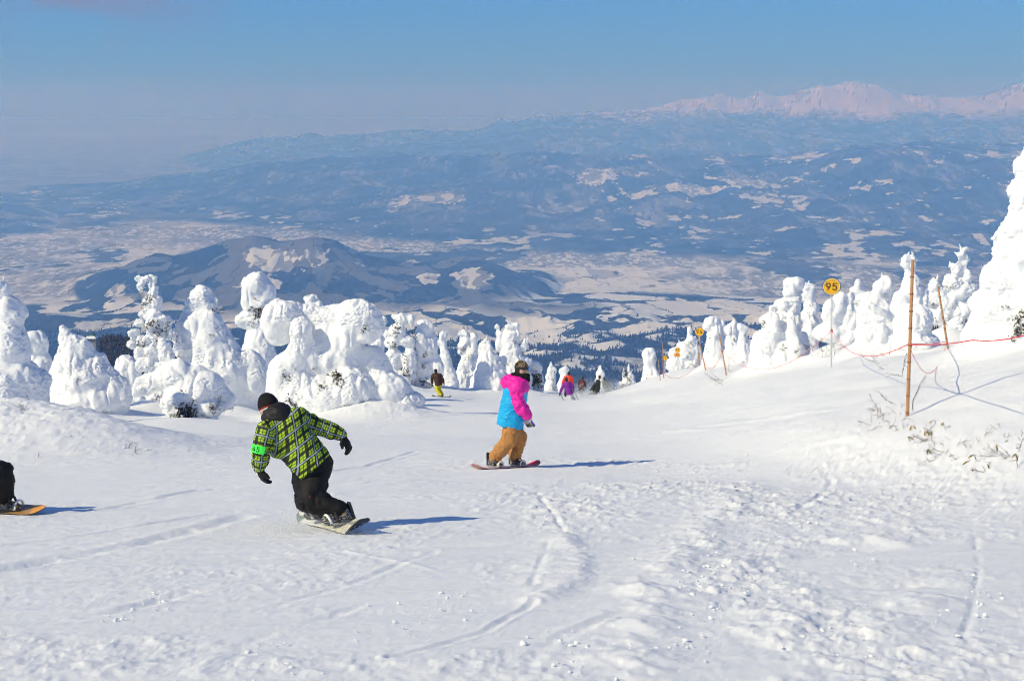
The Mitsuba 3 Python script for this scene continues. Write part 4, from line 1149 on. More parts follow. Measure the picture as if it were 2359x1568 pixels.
k, P = person('person in lime and black plaid jacket leaning into a turn, seen from behind', d, J, (-.5, .86, 0), dict(jacket='plaid', hood='hood_black', trousers='black_shell', hat='black_knit', glove='black_shell', boot='boot_grey'),
              s=1.0, h=.0095, face=(-.5, .82, -.2), hem=(hemp, np.array([.63, 0, -.77])), hood=[((641, 948, .02), np.array([.108, .11, .095])), ((628, 962, .04), np.array([.10, .095, .07])), ((655, 962, .02), np.array([.08, .08, .05]))],
              pattern=True, bands=True, toes=(-.86, -.5, 0.1), boot_up=tilt + np.array([0.1, 0, .3]), arm_r=(.076, .071, .058), fat=1.0, trouser_r=(.118, .105, .09), crump=.8, curl=(.8, .9), palms=((.6, .5, 0), (-.6, .2, -.5)), ankles=AK)
# the green number patch on the left sleeve
pa, pb = P['el_l'], P['sh_l']
w = unit(pb - pa)
c = pa * .93 + pb * .07
out = unit(np.array([-.35, -1, .1]) - w * (np.array([-.35, -1, .1]) @ w))
sd = np.cross(w, out)
ang = np.linspace(-.8, .8, 15)
rad = .107
V = np.array([[c + w * t + out * rad * math.cos(x) + sd * rad * math.sin(x) for x in ang] for t in (-.040, -.014, .014, .040)]).reshape(-1, 3)
i, j = np.meshgrid(np.arange(3), np.arange(14), indexing='ij')
a = i * 15 + j
q = np.stack([a, a + 1, a + 16, a + 15], -1).reshape(-1, 4)
pm = trimesh.Trimesh(V, np.vstack([q[:, [0, 1, 2]], q[:, [0, 2, 3]]]), process=False)
if pm.face_normals[len(pm.faces) // 4] @ out < 0:
    pm.invert()
scene['safety_green_both'] = {'type': 'twosided', 'bsdf': {'type': 'ref', 'id': 'safety_green'}}
ka = part(k, 'arm_number', mikit.ply(pm, 'safety_green_both', smooth=True), 'bright green armband printed with 45')
tm = meshkit.text_mesh('45', 0.050, 0.002)
tm.vertices[:, 0] -= tm.vertices[:, 0].mean()
tm.vertices[:, 1] -= 0.025
tv = np.asarray(tm.vertices)
xdir = sd if sd[0] > 0 else -sd
x_ = tv[:, 0] / rad
tm.vertices = c + w * tv[:, 1:2] + out * ((rad + .002 + tv[:, 2]) * np.cos(x_))[:, None] + xdir * ((rad + .002 + tv[:, 2]) * np.sin(x_))[:, None]
scene[ka + '__digits'] = mikit.ply(tm, {'type': 'twosided', 'bsdf': {'type': 'diffuse', 'reflectance': rgb(.01, .02, .01)}})
# small red and white badge on the thigh
tb = at(713, 1145, d - .245)
bm = trimesh.creation.icosphere(2, .011)
bm.vertices = bm.vertices * [1, .5, 1] + tb
kb = part(k, 'badge', mikit.ply(bm, 'red_knit', smooth=True), 'tiny red badge on the trouser leg')

# --- the snowboarder in pink and blue
bc = hit(1166, 1078)
d = float(bc[1])
ax = unit(np.array([.76, .65, 0]) + [0, 0, -.133])
nrm = unit(gn - ax * (gn @ ax))
board_thing('snowboard', bc + gn * .02, ax, nrm, 1.48, .28, ('deck_red', 'base_red'), 'red nosed snowboard dusted with snow under the pink and blue rider', feet=(-.26, .24), toe=[.75, -.6, .08], rise=.085)
c0 = bc + gn * .02
td_ = unit(np.array([.75, -.6, .08]) - nrm * (np.array([.75, -.6, .08]) @ nrm))
AK = (SEAT(c0, nrm, td_, .24, ax), SEAT(c0, nrm, td_, -.26, ax))
J = dict(head=(1201, 850, .02), neck=(1191, 874, 0), hip=(1176, 968, 0), sh_l=(1186, 893, .22), sh_r=(1191, 894, -.16), el_l=(1190, 935, .27), wr_l=(1205, 960, .26), el_r=(1194, 931, -.21), wr_r=(1214, 956, -.20), ha_r=(1226, 979, -.2), ha_l=(1216, 975, .26),
         kn_l=(1197, 1008, .12), an_l=(1187, 1052, .14), kn_r=(1173, 1013, -.13), an_r=(1142, 1061, -.15))
k, P = person('person in hot pink and sky blue jacket with tan trousers and leopard print hat', d, J, (.90, .42, 0), dict(jacket='sky_blue_shell', hood='hot_pink_shell', trousers='tan_trousers', hat='leopard_knit', glove='glove_white', boot='boot_grey'), s=1.0, h=.009,
              face=(.96, .1, -.12), hem=(at(1176, 980, d), np.array([-.2, 0, -.98])), hood=[((1176, 877, 0), np.array([.15, .15, .09])), ((1168, 884, 0), np.array([.09, .13, .085])), ((1190, 883, 0), np.array([.12, .15, .06]))], hat='leopard', goggles='goggle_blue', sleeves='hot_pink_shell',
              toes=(.75, -.6, .08), fat=1.10, arm_r=(.095, .092, .074), trouser_r=(.128, .112, .10), finger_colours=('glove_green', 'glove_red', 'glove_green', 'glove_blue', 'glove_green'), curl=(.25, .15), palms=((.2, .9, .3), (.5, .4, .6)), crump=1.0, ankles=AK)
nw = Blob(.02).ell(at(1205, 866, d), np.array([.098, .105, .068])).ell(at(1196, 871, d), np.array([.10, .10, .06])).ell(at(1209, 875, d - .01), np.array([.07, .07, .045])).ell(at(1184, 866, d), np.array([.07, .08, .05]))
part(k, 'neck_warmer', mikit.ply(crumple(nw.mesh(.011), .03, 14, 3, 1), 'black_knit', smooth=True))

# --- the crouching rider cut off by the left edge
bc = hit(40, 1183)
d = float(bc[1])
ax = unit([.97, -.20, 0.0])
nrm = unit(unit([.04, -.10, 1]) - ax * (unit([.04, -.10, 1]) @ ax))
board_thing('snowboard', bc - ax * .42 + gn * .045, ax, nrm, 1.5, .29, ('deck_orange', 'base_dark'), 'brown and orange snowboard poking in at the left edge', feet=(-.24, .32), toe=[.93, -.3, 0], rise=.03)
c0 = bc - ax * .42 + gn * .045
td_ = unit(np.array([.93, -.3, 0]) - nrm * (np.array([.93, -.3, 0]) @ nrm))
AK = (SEAT(c0, nrm, td_, .32, ax), SEAT(c0, nrm, td_, -.24, ax))
J = dict(head=(-128, 1008, 0), neck=(-126, 1036, 0), hip=(-98, 1150, .05), sh_l=(-116, 1062, .2), sh_r=(-122, 1062, -.18), el_l=(-84, 1105, .25), wr_l=(-40, 1100, .25), el_r=(-96, 1110, -.24), wr_r=(-56, 1118, -.22), ha_l=(-18, 1095, .2), ha_r=(-36, 1116, -.2),
         kn_l=(2, 1088, -.02), an_l=(12, 1138, -.04), kn_r=(-20, 1086, .24), an_r=(-42, 1146, .14))
person('person in black trousers sitting in the snow, only a bent knee and boot showing', d, J, (.95, .1, 0), dict(jacket='black_shell', trousers='black_shell', hat='black_knit', boot='boot_grey'), s=1.0, h=.014, toes=(.93, -.3, -.05), trouser_r=(.118, .115, .11), ankles=AK)

# --- the distant riders near the brow
def far(label, v_ground, u, J, f, C, **kw):
    d_ = float(hit(u, v_ground)[1])
    if kw.pop('dist', None):
        d_ = kw.pop('at_d')
    kw.setdefault('h', d_ / FD * 1.1)
    return (*person(label, d_, J, f, C, **kw), d_)


k, P, dd = far('person in brown jacket and yellow trousers riding away on the left', 912, 1017, dict(head=(1003.5, 855), neck=(1005, 861), hip=(1009.5, 882), sh_l=(998, 864), sh_r=(1013, 864), el_l=(994.5, 873), wr_l=(995, 882), el_r=(1019, 873), wr_r=(1021.5, 880), kn_l=(1006, 897, -.1), an_l=(1015, 909, -.2), kn_r=(1011, 896, .1), an_r=(1018, 908, .1)), (.3, 1, 0),
               dict(jacket='brown_shell', trousers='yellow_trousers', hat='black_knit', boot='boot_dark', glove='black_knit'), fat=1.08, dist=1, at_d=80.0, toes=(-.6, .7, 0))
g = hit(1017, 912)
board_thing('snowboard', at(1017, 913.2, 80), (.75, -.6, .1), gn, 1.5, .28, ('base_dark', 'base_dark'), 'dark snowboard under the rider in yellow trousers', feet=(-.25, .25), detail=False)
k, P, dd = far('person in purple jacket and white trousers skiing away with two poles', 929, 1322, dict(head=(1304, 874), neck=(1305, 880), hip=(1311, 903), sh_l=(1299, 884), sh_r=(1314, 883), el_l=(1294, 894), wr_l=(1290, 904), el_r=(1318.5, 889), wr_r=(1320, 893.5), kn_l=(1313, 915, -.1), an_l=(1321, 925, -.1), kn_r=(1317, 914, .1), an_r=(1325, 924.5, .1)), (-.1, 1, 0),
               dict(jacket='purple_shell', trousers='white_trousers', hat='dark_plastic', boot='boot_dark', glove='black_knit'), hat='helmet', goggles='white_plastic', fat=1.06, dist=1, at_d=81.0)
scene['ski_grey'] = {'type': 'principled', 'base_color': rgb(.2, .2, .22), 'roughness': .4}
for q, (u, v, dy) in enumerate(((1322, 928.5, -.1), (1326, 928, .1))):
    ks = key_for('ski')
    c = at(u, v, 81 + dy)
    a = unit([.35, .9, -.19])
    pts = [c + a * t + gn * (.02 + .12 * max(0, (t - .55) / .3) ** 2) for t in np.linspace(-.75, .85, 12)]
    m = tube(pts, .05, 6)
    n_ = unit(np.cross(a, [1, 0, 0]))
    part(ks, 'blade', mikit.ply(m, 'ski_grey', smooth=True))
    tag(ks, ('left' if q == 0 else 'right') + ' ski under the skier in the purple jacket', 'ski')
for (u1, v1, u2, v2, nm, wr) in ((1320.5, 893, 1335, 929, 'ski pole in the right hand of the purple jacketed skier', 'wr_r'), (1289.5, 906, 1304, 934, 'ski pole in the left hand of the purple jacketed skier', 'wr_l')):
    ks = key_for('ski_pole')
    a, b = P[wr] + np.array([0, 0, -.06]), at(u2, v2, 80.3)
    part(ks, 'shaft', mikit.ply(tube([a, (a + b) / 2, b], .016, 6), 'dark_plastic', smooth=True))
    part(ks, 'grip', mikit.ply(tube([a + (a - b) * .03, a + (b - a) * .08], .03, 6), 'dark_plastic', smooth=True))
    bk = b + (a - b) * .06
    part(ks, 'basket', mikit.ply(tube([bk, bk + unit(a - b) * .02], .055, 8), 'dark_plastic', smooth=40))
    tag(ks, nm, 'ski pole')
far('person in bright orange jacket and black hat partly hidden behind the purple skier', 915, 1309, dict(head=(1309.5, 860.5), neck=(1309, 865), hip=(1308, 886), sh_l=(1302, 869), sh_r=(1315, 869), el_l=(1297.5, 877), wr_l=(1295, 884), el_r=(1318.5, 878), wr_r=(1319, 887), kn_l=(1304, 898, -.1), an_l=(1302, 909), kn_r=(1311, 897, .1), an_r=(1308, 909)), (0, 1, 0),
    dict(jacket='orange_shell', trousers='black_shell', hat='black_knit', boot='boot_dark'), fat=1.12, dist=1, at_d=90.0)
k, P, dd = far('person in maroon jacket with a red and white sash crouched in powder spray', 905, 1340, dict(head=(1342, 871), neck=(1341, 875.5), hip=(1338.5, 890), sh_l=(1335.5, 878), sh_r=(1345, 879), el_l=(1333, 884), wr_l=(1335, 890), el_r=(1348, 885), wr_r=(1349, 891), kn_l=(1335, 899, -.1), an_l=(1337, 907), kn_r=(1342, 899, .1), an_r=(1341, 907)), (0.1, 1, 0),
               dict(jacket='maroon_shell', trousers='black_shell', hat='maroon_shell', boot='boot_dark'), fat=1.05, dist=1, at_d=103.0)
s0, s1 = at(1334.5, 885.5, 103 - .2), at(1344.5, 879.5, 103 - .22)
part(k, 'sash', mikit.ply(tube([s0, (s0 + s1) / 2 + [0, -.05, 0], s1], .05, 6), 'red_knit', smooth=True), 'red diagonal stripe across the back')
part(k, 'belt_stripe', mikit.ply(tube([s0 - [0, 0, .11], (s0 + s1) / 2 + [.02, -.06, -.1], s1 - [0, 0, .12]], .03, 6), 'white_knit', smooth=True), 'white stripe below the red one')
k, P, dd = far('person in dark olive suit and black hat carving a turn in profile', 911, 1368, dict(head=(1381, 869), neck=(1379, 876), hip=(1371, 898), sh_l=(1377, 879, .15), sh_r=(1376, 879, -.15), el_l=(1380, 890, .2), wr_l=(1379.5, 898, .2), el_r=(1367, 888, -.2), wr_r=(1362.5, 895, -.2), kn_l=(1373, 905, .1), an_l=(1365, 908, .15), kn_r=(1368, 905, -.1), an_r=(1357, 908, -.1)), (.9, .4, 0),
               dict(jacket='olive_shell', trousers='olive_shell', hat='black_knit', boot='boot_dark', glove='black_knit'), fat=1.08, dist=1, at_d=100.0)
board_thing('snowboard', at(1362, 911.3, 100), (.9, .2, -.03), unit(gn + [-.3, 0, 0]), 1.5, .28, ('base_dark', 'base_dark'), 'dark snowboard under the olive suited rider at the brow', detail=False)
far('person in grey green jacket hunched in powder spray, farthest right of the riders', 908, 1398, dict(head=(1391.5, 872.5), neck=(1392.5, 877), hip=(1397, 893), sh_l=(1390, 880), sh_r=(1400, 881), el_l=(1389, 886), wr_l=(1391, 892), el_r=(1403, 886), wr_r=(1403, 893), kn_l=(1395, 901, -.1), an_l=(1398, 908), kn_r=(1401, 901, .1), an_r=(1403, 908)), (-.2, 1, 0),
    dict(jacket='grey_green_shell', trousers='grey_green_shell', hat='olive_shell', boot='boot_dark'), fat=1.15, dist=1, at_d=108.0)
# ------------------------------------------------------------------ signs, bamboo poles, ropes
def bamboo_colour(p, n, uv):
    g = mikit.fbm(p.x * 30, p.y * 30, p.z * 6, 3)
    return mikit.mix((0.36, 0.17, 0.075), (0.52, 0.29, 0.14), g)


scene['bamboo'] = {'type': 'principled', 'base_color': mikit.proc(bamboo_colour), 'roughness': 0.5}
plain('bamboo_node', (0.2, 0.09, 0.045), 0.6)
plain('red_rope', (0.62, 0.045, 0.06), 0.7)
plain('sign_yellow', (0.80, 0.42, 0.004), 0.45)
plain('sign_cream', (0.80, 0.74, 0.55), 0.45)
plain('sign_black', (0.02, 0.022, 0.015), 0.5)
plain('sign_orange', (0.85, 0.30, 0.01), 0.5)
plain('sign_print', (0.035, 0.012, 0.006), 0.6)
plain('post_white', (0.55, 0.57, 0.60), 0.45)


def pole(label, top, bot, d, r, seg=8, group=None):
    key = key_for('bamboo_pole')
    b = at(bot[0], bot[1], d)
    b[2] = min(b[2], gz(b[0], b[1]) + 0.02)
    t = at(top[0], top[1], d + 0.1)
    a = b - (t - b) * 0.08
    part(key, 'cane', mikit.ply(tube([a, a + (t - a) * .5, t], r, 10, r * .82), 'bamboo', smooth=50))
    L = np.linalg.norm(t - b)
    n = max(4, int(L / .27))
    for i in range(1, n):
        c = b + (t - b) * i / n
        e = unit(t - b)
        part(key, 'node', mikit.ply(tube([c - e * .012, c, c + e * .012], np.array([r * .98, r * 1.13, r * .98]), 10), 'bamboo_node', smooth=True))
    tag(key, label, 'pole')
    return b, t


PB = pole('long bamboo pole leaning slightly left of the lacy white cone, tallest of the poles', (2102, 598), (2088, 988), 21.5, .031)
P2 = pole('tilted bamboo pole left of the giant tree, top leaning left', (2160, 660), (2187, 828), 35, .03)
P3 = pole('bamboo pole leaning left between the number 94 sign and the big shouldered tree', (1656, 767), (1675, 877), 64, .034)
P4 = pole('bamboo pole crossing in front of the number 94 sign post', (1607, 772), (1629, 870), 80, .038)
P5 = pole('short bamboo pole just left of the number 94 sign post', (1606, 792), (1611, 849), 92, .036)
P6 = pole('thin upright bamboo pole beside the number 92 sign', (1525, 788), (1529, 883), 96, .034)
P7 = pole('short bamboo pole at the right of the mushroom headed tree', (1516, 827), (1521, 883), 94, .036)


def disc(c, face, r, depth, mat):
    face = unit(face)
    m = tube([c, c + face * depth], r, 48)
    return mikit.ply(m, mat, smooth=30)


# simple brush strokes for the small characters round the rim (unit square, x right, y up)
GLYPH = {'ju': [((.2, 1), (.2, 0)), ((0, .75), (.4, .75)), ((.2, .65), (0, .3)), ((.5, .95), (.95, .95)), ((.72, 1), (.72, .75)), ((.55, .7), (.9, .7)), ((.55, .7), (.55, .5)), ((.9, .7), (.9, .5)), ((.55, .5), (.9, .5)), ((.45, .1), (1, .1)), ((.6, .4), (.65, .15)), ((.9, .4), (.82, .15))],
         'hyo': [((.5, 1), (.5, 0)), ((.5, .7), (.95, .8)), ((.5, .6), (.95, .05)), ((.1, .6), (.4, .6)), ((.4, .6), (.05, .1)), ((.2, .95), (.33, .82))],
         'gen': [((.1, .95), (1, .95)), ((.15, .95), (.05, 0)), ((.35, .8), (.35, .45)), ((.85, .8), (.85, .45)), ((.35, .8), (.85, .8)), ((.35, .62), (.85, .62)), ((.35, .45), (.85, .45)), ((.6, .45), (.6, .05)), ((.45, .3), (.3, .1)), ((.75, .3), (.9, .1))],
         'za': [((0, .7), (.85, .7)), ((.25, .95), (.25, .35)), ((.65, .95), (.65, .45)), ((.65, .45), (.3, 0)), ((.85, 1), (.9, .88)), ((.95, 1.02), (1, .9))],
         'n': [((.1, .9), (.35, .7)), ((.1, .1), (.5, .2)), ((.5, .2), (.95, .75))],
         'ge': [((.3, .95), (.1, .5)), ((.25, .7), (.9, .7)), ((.6, .7), (.55, .3)), ((.55, .3), (.3, 0)), ((.85, 1), (.9, .88)), ((.95, 1.02), (1, .9))],
         'saka': [((.05, .6), (.4, .6)), ((.2, .9), (.2, .2)), ((0, .1), (.4, .25)), ((.5, .9), (1, .9)), ((.55, .9), (.45, 0)), ((.55, .6), (.9, .6)), ((.9, .6), (.55, 0)), ((.6, .5), (1, 0))],
         'ko': [((.1, .85), (.9, .85)), ((.9, .85), (.9, .1)), ((.1, .1), (.9, .1))], '-': [((.0, .5), (1, .5))],
         'su': [((.1, .9), (.85, .9)), ((.85, .9), (.1, .05)), ((.5, .5), (.95, .05))]}


def course_sign(number, label, u, v, r, d, foot=None, face=(-.16, -1, .05), writing=True, post=True, tag_below=None):
    key = key_for('course_sign')
    c = at(u, v, d)
    f, right, up = frame(np.array(face, float))
    right = -right                      # seen from the front
    if right[0] < 0:
        right = -right
    up = unit(np.cross(f, right))
    if up[2] < 0:
        up = -up
    part(key, 'plate', disc(c - f * .012, f, r, .012, 'sign_black'))
    part(key, 'rim', disc(c - f * .002, f, r * .93, .006, 'sign_cream'))
    part(key, 'face', disc(c + f * .001, f, r * .865, .008, 'sign_yellow'))
    tm = meshkit.text_mesh(number, r * .80, .003, bold=r > .2)
    V = np.asarray(tm.vertices)
    V = V - [(V[:, 0].min() + V[:, 0].max()) / 2, (V[:, 1].min() + V[:, 1].max()) / 2, 0]
    V[:, 0] *= .98
    z0 = .0115

    def place(m, W):
        m.vertices = c + right * W[:, :1] + up * W[:, 1:2] + f * (z0 + W[:, 2:3])
        if m.volume < 0:
            m.invert()
        return m
    part(key, 'number', mikit.ply(place(tm, V), 'sign_print'), f'dark number {number}')
    if writing:
        ms = []
        hgt = r * .135
        for i, gname in enumerate(['ju', 'hyo', 'gen', None, 'za', 'n', 'ge', 'saka', None, 'ko', '-', 'su']):
            if not gname:
                continue
            th = math.radians(168 - i * 14.2)
            o = np.array([math.cos(th), math.sin(th)]) * r * .745
            ex, ey = np.array([math.sin(th), -math.cos(th)]), np.array([math.cos(th), math.sin(th)])
            for (x0, y0), (x1, y1) in GLYPH[gname]:
                a, b = (o + ex * (x0 - .5) * hgt + ey * (y0 - .5) * hgt, o + ex * (x1 - .5) * hgt + ey * (y1 - .5) * hgt)
                w_ = hgt * .075
                e = unit(b - a)
                n_ = np.array([-e[1], e[0]]) * w_
                a, b = a - e * w_, b + e * w_
                bx = trimesh.creation.box([1, 1, 1])
                W = np.array([np.r_[(a + (b - a) * (q[0] + .5)) + n_ * q[1] * 2, .001 + .002 * (q[2] + .5)] for q in bx.vertices])
                ms.append(place(bx, W))
        word = 'Juhyogen Zangezaka'
        for i, ch in enumerate(word):
            if ch == ' ':
                continue
            th = math.radians(204 + i * 8.0)
            lm = meshkit.text_mesh(ch, r * .085, .003)
            q = np.asarray(lm.vertices)
            q = q - [(q[:, 0].min() + q[:, 0].max()) / 2, r * .04, 0]
            ex, ey = np.array([-math.sin(th), math.cos(th)]), -np.array([math.cos(th), math.sin(th)])
            o = np.array([math.cos(th), math.sin(th)]) * r * .77
            W = np.column_stack([o + q[:, :1] * ex + q[:, 1:2] * ey, q[:, 2]])
            ms.append(place(lm, W))
        part(key, 'rim_writing', mikit.ply(cat(ms), 'sign_print'), 'small dark lettering round the rim')
    if post:
        fu, fv = foot
        p0 = at(fu, fv, d + .05)
        g = gz(p0[0], p0[1])
        p0[2] = min(p0[2], g)
        top = c - f * .035 - up * r * .2
        pr = .033 if r > .25 else .036
        part(key, 'post', mikit.ply(tube([p0 - [0, 0, .3], top], pr, 10), 'post_white', smooth=50))
        part(key, 'clamp', mikit.ply(tube([c - f * .03 - up * r * 1.06, c - f * .03 - up * r * .9], pr * 1.9, 8), 'binding_metal', smooth=40))
    if tag_below:
        w_, h_ = tag_below
        o = c - up * (r + h_ * .62) - right * .03
        bx = trimesh.creation.box([w_, .012, h_])
        R = np.stack([right, -f, up], 1)
        bx.vertices = bx.vertices @ R.T + o
        kt = part(key, 'notice', mikit.ply(bx, 'sign_orange'), 'orange notice board under the round sign')
        for i in range(3):
            ln = trimesh.creation.box([w_ * (.7 - .1 * i), .004, h_ * .1])
            ln.vertices = ln.vertices @ R.T + o + f * .0085 + up * h_ * (.25 - .25 * i)
            k2 = f'{kt}__print_line' + (f'_{i:03d}' if i else '')
            scene[k2] = mikit.ply(ln, 'sign_print')
    tag(key, label, 'sign')
    return c


S95 = course_sign('95', 'round yellow sign reading 95 on a tall white post, largest of the number signs', 1915, 660, .31, 47, (1915, 832))
S94 = course_sign('94', 'round yellow sign reading 94 in front of the flat topped snow tree', 1610.5, 764, .305, 88, (1616, 846), face=(-.3, -1, .05))
S93 = course_sign('93', 'small round yellow sign reading 93 with an orange notice below it', 1560.5, 806, .225, 105, (1561, 850), face=(-.35, -1, .05), tag_below=(.46, .26))
S92 = course_sign('92', 'smallest round yellow sign reading 92 near the mushroom headed tree', 1531, 824.5, .21, 107, (1532, 850), face=(-.35, -1, .05))


def rope(label, pts, sag, r, knots=True):
    key = key_for('boundary_rope')
    P = []
    for a, b, s_ in zip(pts[:-1], pts[1:], sag):
        t = np.linspace(0, 1, 15)[:-1 if b is not pts[-1] else None]
        q = a + (b - a) * t[:, None]
        q[:, 2] -= 4 * s_ * t * (1 - t)
        P.append(q)
    P = np.vstack(P)
    part(key, 'line', mikit.ply(tube(P, r, 6), 'red_rope', smooth=True))
    if knots:
        for i, p in enumerate(pts[:1]):
            part(key, 'knot', mikit.ply(Blob(.01).ell(p, [r * 4.2, r * 4.2, r * 3.2]).ell(p + [r * 3, -r, -r * 3], [r * 1.8, r * 1.8, r * 4]).mesh(r * .9), 'red_rope', smooth=True))
    tag(key, label, 'rope')


def on(pole_, v):
    """point on a pole at row v"""
    b, t = pole_
    vs = to_px(np.array([b, t]))[1]
    return b + (t - b) * (v - vs[0]) / (vs[1] - vs[0])


k95 = at(1915, 760, 46.95)
kB, k2, k3, k4, k7 = on(PB, 792), on(P2, 786), on(P3, 810), on(P4, 822), on(P7, 850)
rope('thin red rope sagging from the number 95 post to the tilted bamboo pole', [k95, kB + [0, .06, .0], k2], [.5, .02], .008)
rope('red rope running from the long bamboo pole out past the right edge', [kB, at(2240, 783, 17.5), at(2400, 759, 14)], [.03, .05], .0075)
rope('slack red rope loop hanging between the two nearest bamboo poles', [kB - [0, 0, .04], k2 - [0, 0, .05]], [.6], .0055, False)
rope('red rope swooping down from the number 95 post to the poles by number 94', [k95 - [0, 0, .03], k3], [1.1], .0085)
rope('far red rope between the bamboo poles left of number 94', [k3, k4, k7], [.75, .95], .0095)

# ------------------------------------------------------------------ twigs and dwarf bamboo on the bank
plain('twig_brown', (0.13, 0.075, 0.055), 0.8)
plain('twig_dark', (0.06, 0.045, 0.04), 0.8)


def leaf_colour(p, n, uv):
    return mikit.mix((0.07, 0.085, 0.015), (0.42, 0.24, 0.035), mikit.smoothstep(0.35, 0.75, mikit.noise(p.x * 14, p.y * 14, p.z * 20)))


scene['dry_leaf'] = {'type': 'twosided', 'bsdf': {'type': 'diffuse', 'reflectance': mikit.proc(leaf_colour)}}


def leaf(p, d, up, L, w):
    d, up = unit(d), unit(up)
    s_ = unit(np.cross(d, up))
    t = np.linspace(0, 1, 7)
    wd = w * np.sin(np.pi * np.clip(t, 0.02, .98)) ** .8
    mid = p + d * (t * L)[:, None] - np.array([0, 0, 1.0]) * (.25 * L * t ** 2)[:, None]
    V = np.vstack([mid - s_ * wd[:, None] + up * (wd * .3)[:, None], mid, mid + s_ * wd[:, None] + up * (wd * .3)[:, None]])
    f = []
    for a in (0, 7):
        for i in range(6):
            f += [[a + i, a + i + 1, a + i + 8], [a + i, a + i + 8, a + i + 7]]
    return trimesh.Trimesh(V, f, process=False)


def shrub(label, spots, seed, size=(.12, .32), lean=(-.3, -.3, .35), leaves=0, dens=1.0, thick=.0042, mat='twig_brown', name='dry_twigs', catg='twigs'):
    r = np.random.default_rng(seed)
    tw, lv = [], []
    first = True
    for u, v, n in spots:
        for i in range(max(1, int(n * dens))):
            h0 = hit(u + r.normal() * 9, v + r.normal() * 5)
            L = r.uniform(*size) * (h0[1] / 22) ** .5
            dirv = unit(np.array(lean) + r.normal(size=3) * .55)
            p = h0.copy()
            p[2] = gz(p[0], p[1]) - .02
            pts = [p - dirv * .05]
            for k in range(4):
                dirv = unit(dirv + r.normal(size=3) * .28)
                pts.append(pts[-1] + dirv * L / 3.2)
            th = thick * (h0[1] / 20) ** .6
            tw.append(tube(pts, th, 5, th * .45))
            for k in range(r.integers(1, 4)):
                q = pts[r.integers(1, 4)]
                e = unit(dirv + r.normal(size=3) * .7)
                tw.append(tube([q, q + e * L * .25, q + e * L * .4 + r.normal(size=3) * L * .06], th * .7, 4, th * .35))
            if leaves and r.random() < leaves:
                q = pts[-1]
                for _ in range(int(r.integers(1, 3))):
                    lv.append(leaf(q, unit(np.array([r.normal() * .7, -.4, -.35])), [r.normal() * .3, -.6, .7], r.uniform(.06, .11), r.uniform(.010, .017)))
    key = key_for(name)
    part(key, 'stems', mikit.ply(cat(tw), mat, smooth=True), None, 'stuff')
    for m in lv[:6]:
        part(key, 'leaf', mikit.ply(m, 'dry_leaf', smooth=True))
    tag(key, label, catg)


shrub('reddish bare twigs on the shaded edge of the bank left of the long bamboo pole', [(2025, 940, 9), (2030, 960, 8), (2022, 980, 7), (2040, 925, 4)], 1, (.15, .3))
shrub('grey twig tuft just left of the foot of the long bamboo pole', [(2066, 935, 5), (2072, 955, 5), (2065, 975, 6), (2070, 990, 5)], 2, (.1, .26), mat='twig_dark')
shrub('leafy dwarf bamboo at the foot of the long bamboo pole', [(2096, 958, 2), (2110, 962, 2), (2090, 975, 3), (2098, 1015, 2), (2120, 985, 3)], 3, (.08, .16), leaves=.4, name='dwarf_bamboo', catg='plant')
shrub('dark frosted sprigs right of the foot of the long bamboo pole', [(2138, 990, 7), (2152, 1000, 7), (2166, 995, 5), (2128, 1008, 5), (2182, 988, 4), (2150, 975, 2)], 4, (.06, .15), mat='twig_dark', leaves=.12, name='dwarf_bamboo', catg='plant', thick=.006)
shrub('fine brown twigs fanning left on the bank below the dark sprigs', [(2145, 1022, 6), (2170, 1028, 5), (2150, 1045, 4), (2190, 1020, 4), (2178, 1038, 3)], 5, (.16, .34), leaves=.15)
shrub('feathery reddish brush in the middle of the bank', [(2245, 1015, 6), (2235, 1035, 7), (2222, 1050, 5), (2260, 1025, 4)], 6, (.15, .3))
shrub('thick brown branches poking out of the bank near the right edge', [(2310, 1050, 4), (2322, 1062, 5), (2300, 1045, 3), (2290, 1060, 2)], 7, (.2, .42), thick=.0045, leaves=.1, lean=(-.9, -.2, .35))
shrub('small dark twigs above the thick branches at the right edge', [(2330, 1015, 4), (2338, 1005, 4), (2296, 985, 3), (2345, 1040, 3)], 8, (.1, .25), mat='twig_dark')
shrub('dry bent stem with a pale leaf at the right edge of the bank', [(2352, 1085, 2), (2322, 1078, 2)], 9, (.2, .4), leaves=.9, thick=.006, name='dwarf_bamboo', catg='plant')
shrub('forked dry twigs at the foot of the bank', [(2195, 1052, 3), (2180, 1058, 2), (2215, 1060, 2)], 10, (.2, .4), lean=(-.9, -.2, .25))
shrub('bare bush around the post of the number 95 sign', [(1900, 756, 4), (1925, 752, 4), (1890, 790, 3), (1905, 812, 5), (1930, 815, 3), (1895, 822, 4)], 11, (.35, .7), lean=(-.2, -.2, .7), mat='twig_dark')
shrub('thin grey twigs in the hollow left of the long bamboo pole', [(2065, 822, 4), (2080, 818, 3), (2075, 860, 3), (2040, 850, 2)], 12, (.3, .55), lean=(-.9, -.2, .3), mat='twig_dark')
shrub('dark twigs at the feet of the big shouldered tree', [(1802, 805, 5), (1830, 812, 3), (1860, 802, 4), (1775, 822, 4), (1880, 800, 3)], 13, (.3, .6), lean=(-.2, -.2, .6), mat='twig_dark')
shrub('scattered twigs on the snow below the number 94 poles', [(1650, 886, 3), (1664, 882, 3), (1690, 862, 2), (1715, 815, 4), (1745, 830, 2)], 14, (.3, .6), lean=(-.5, -.2, .4), mat='twig_dark')
shrub('short twigs poking from the shaded mound at the left', [(55, 950, 2), (60, 946, 2), (312, 1045, 6), (300, 1035, 5), (90, 1062, 1)], 15, (.12, .3), lean=(.3, -.2, .6), mat='twig_dark')
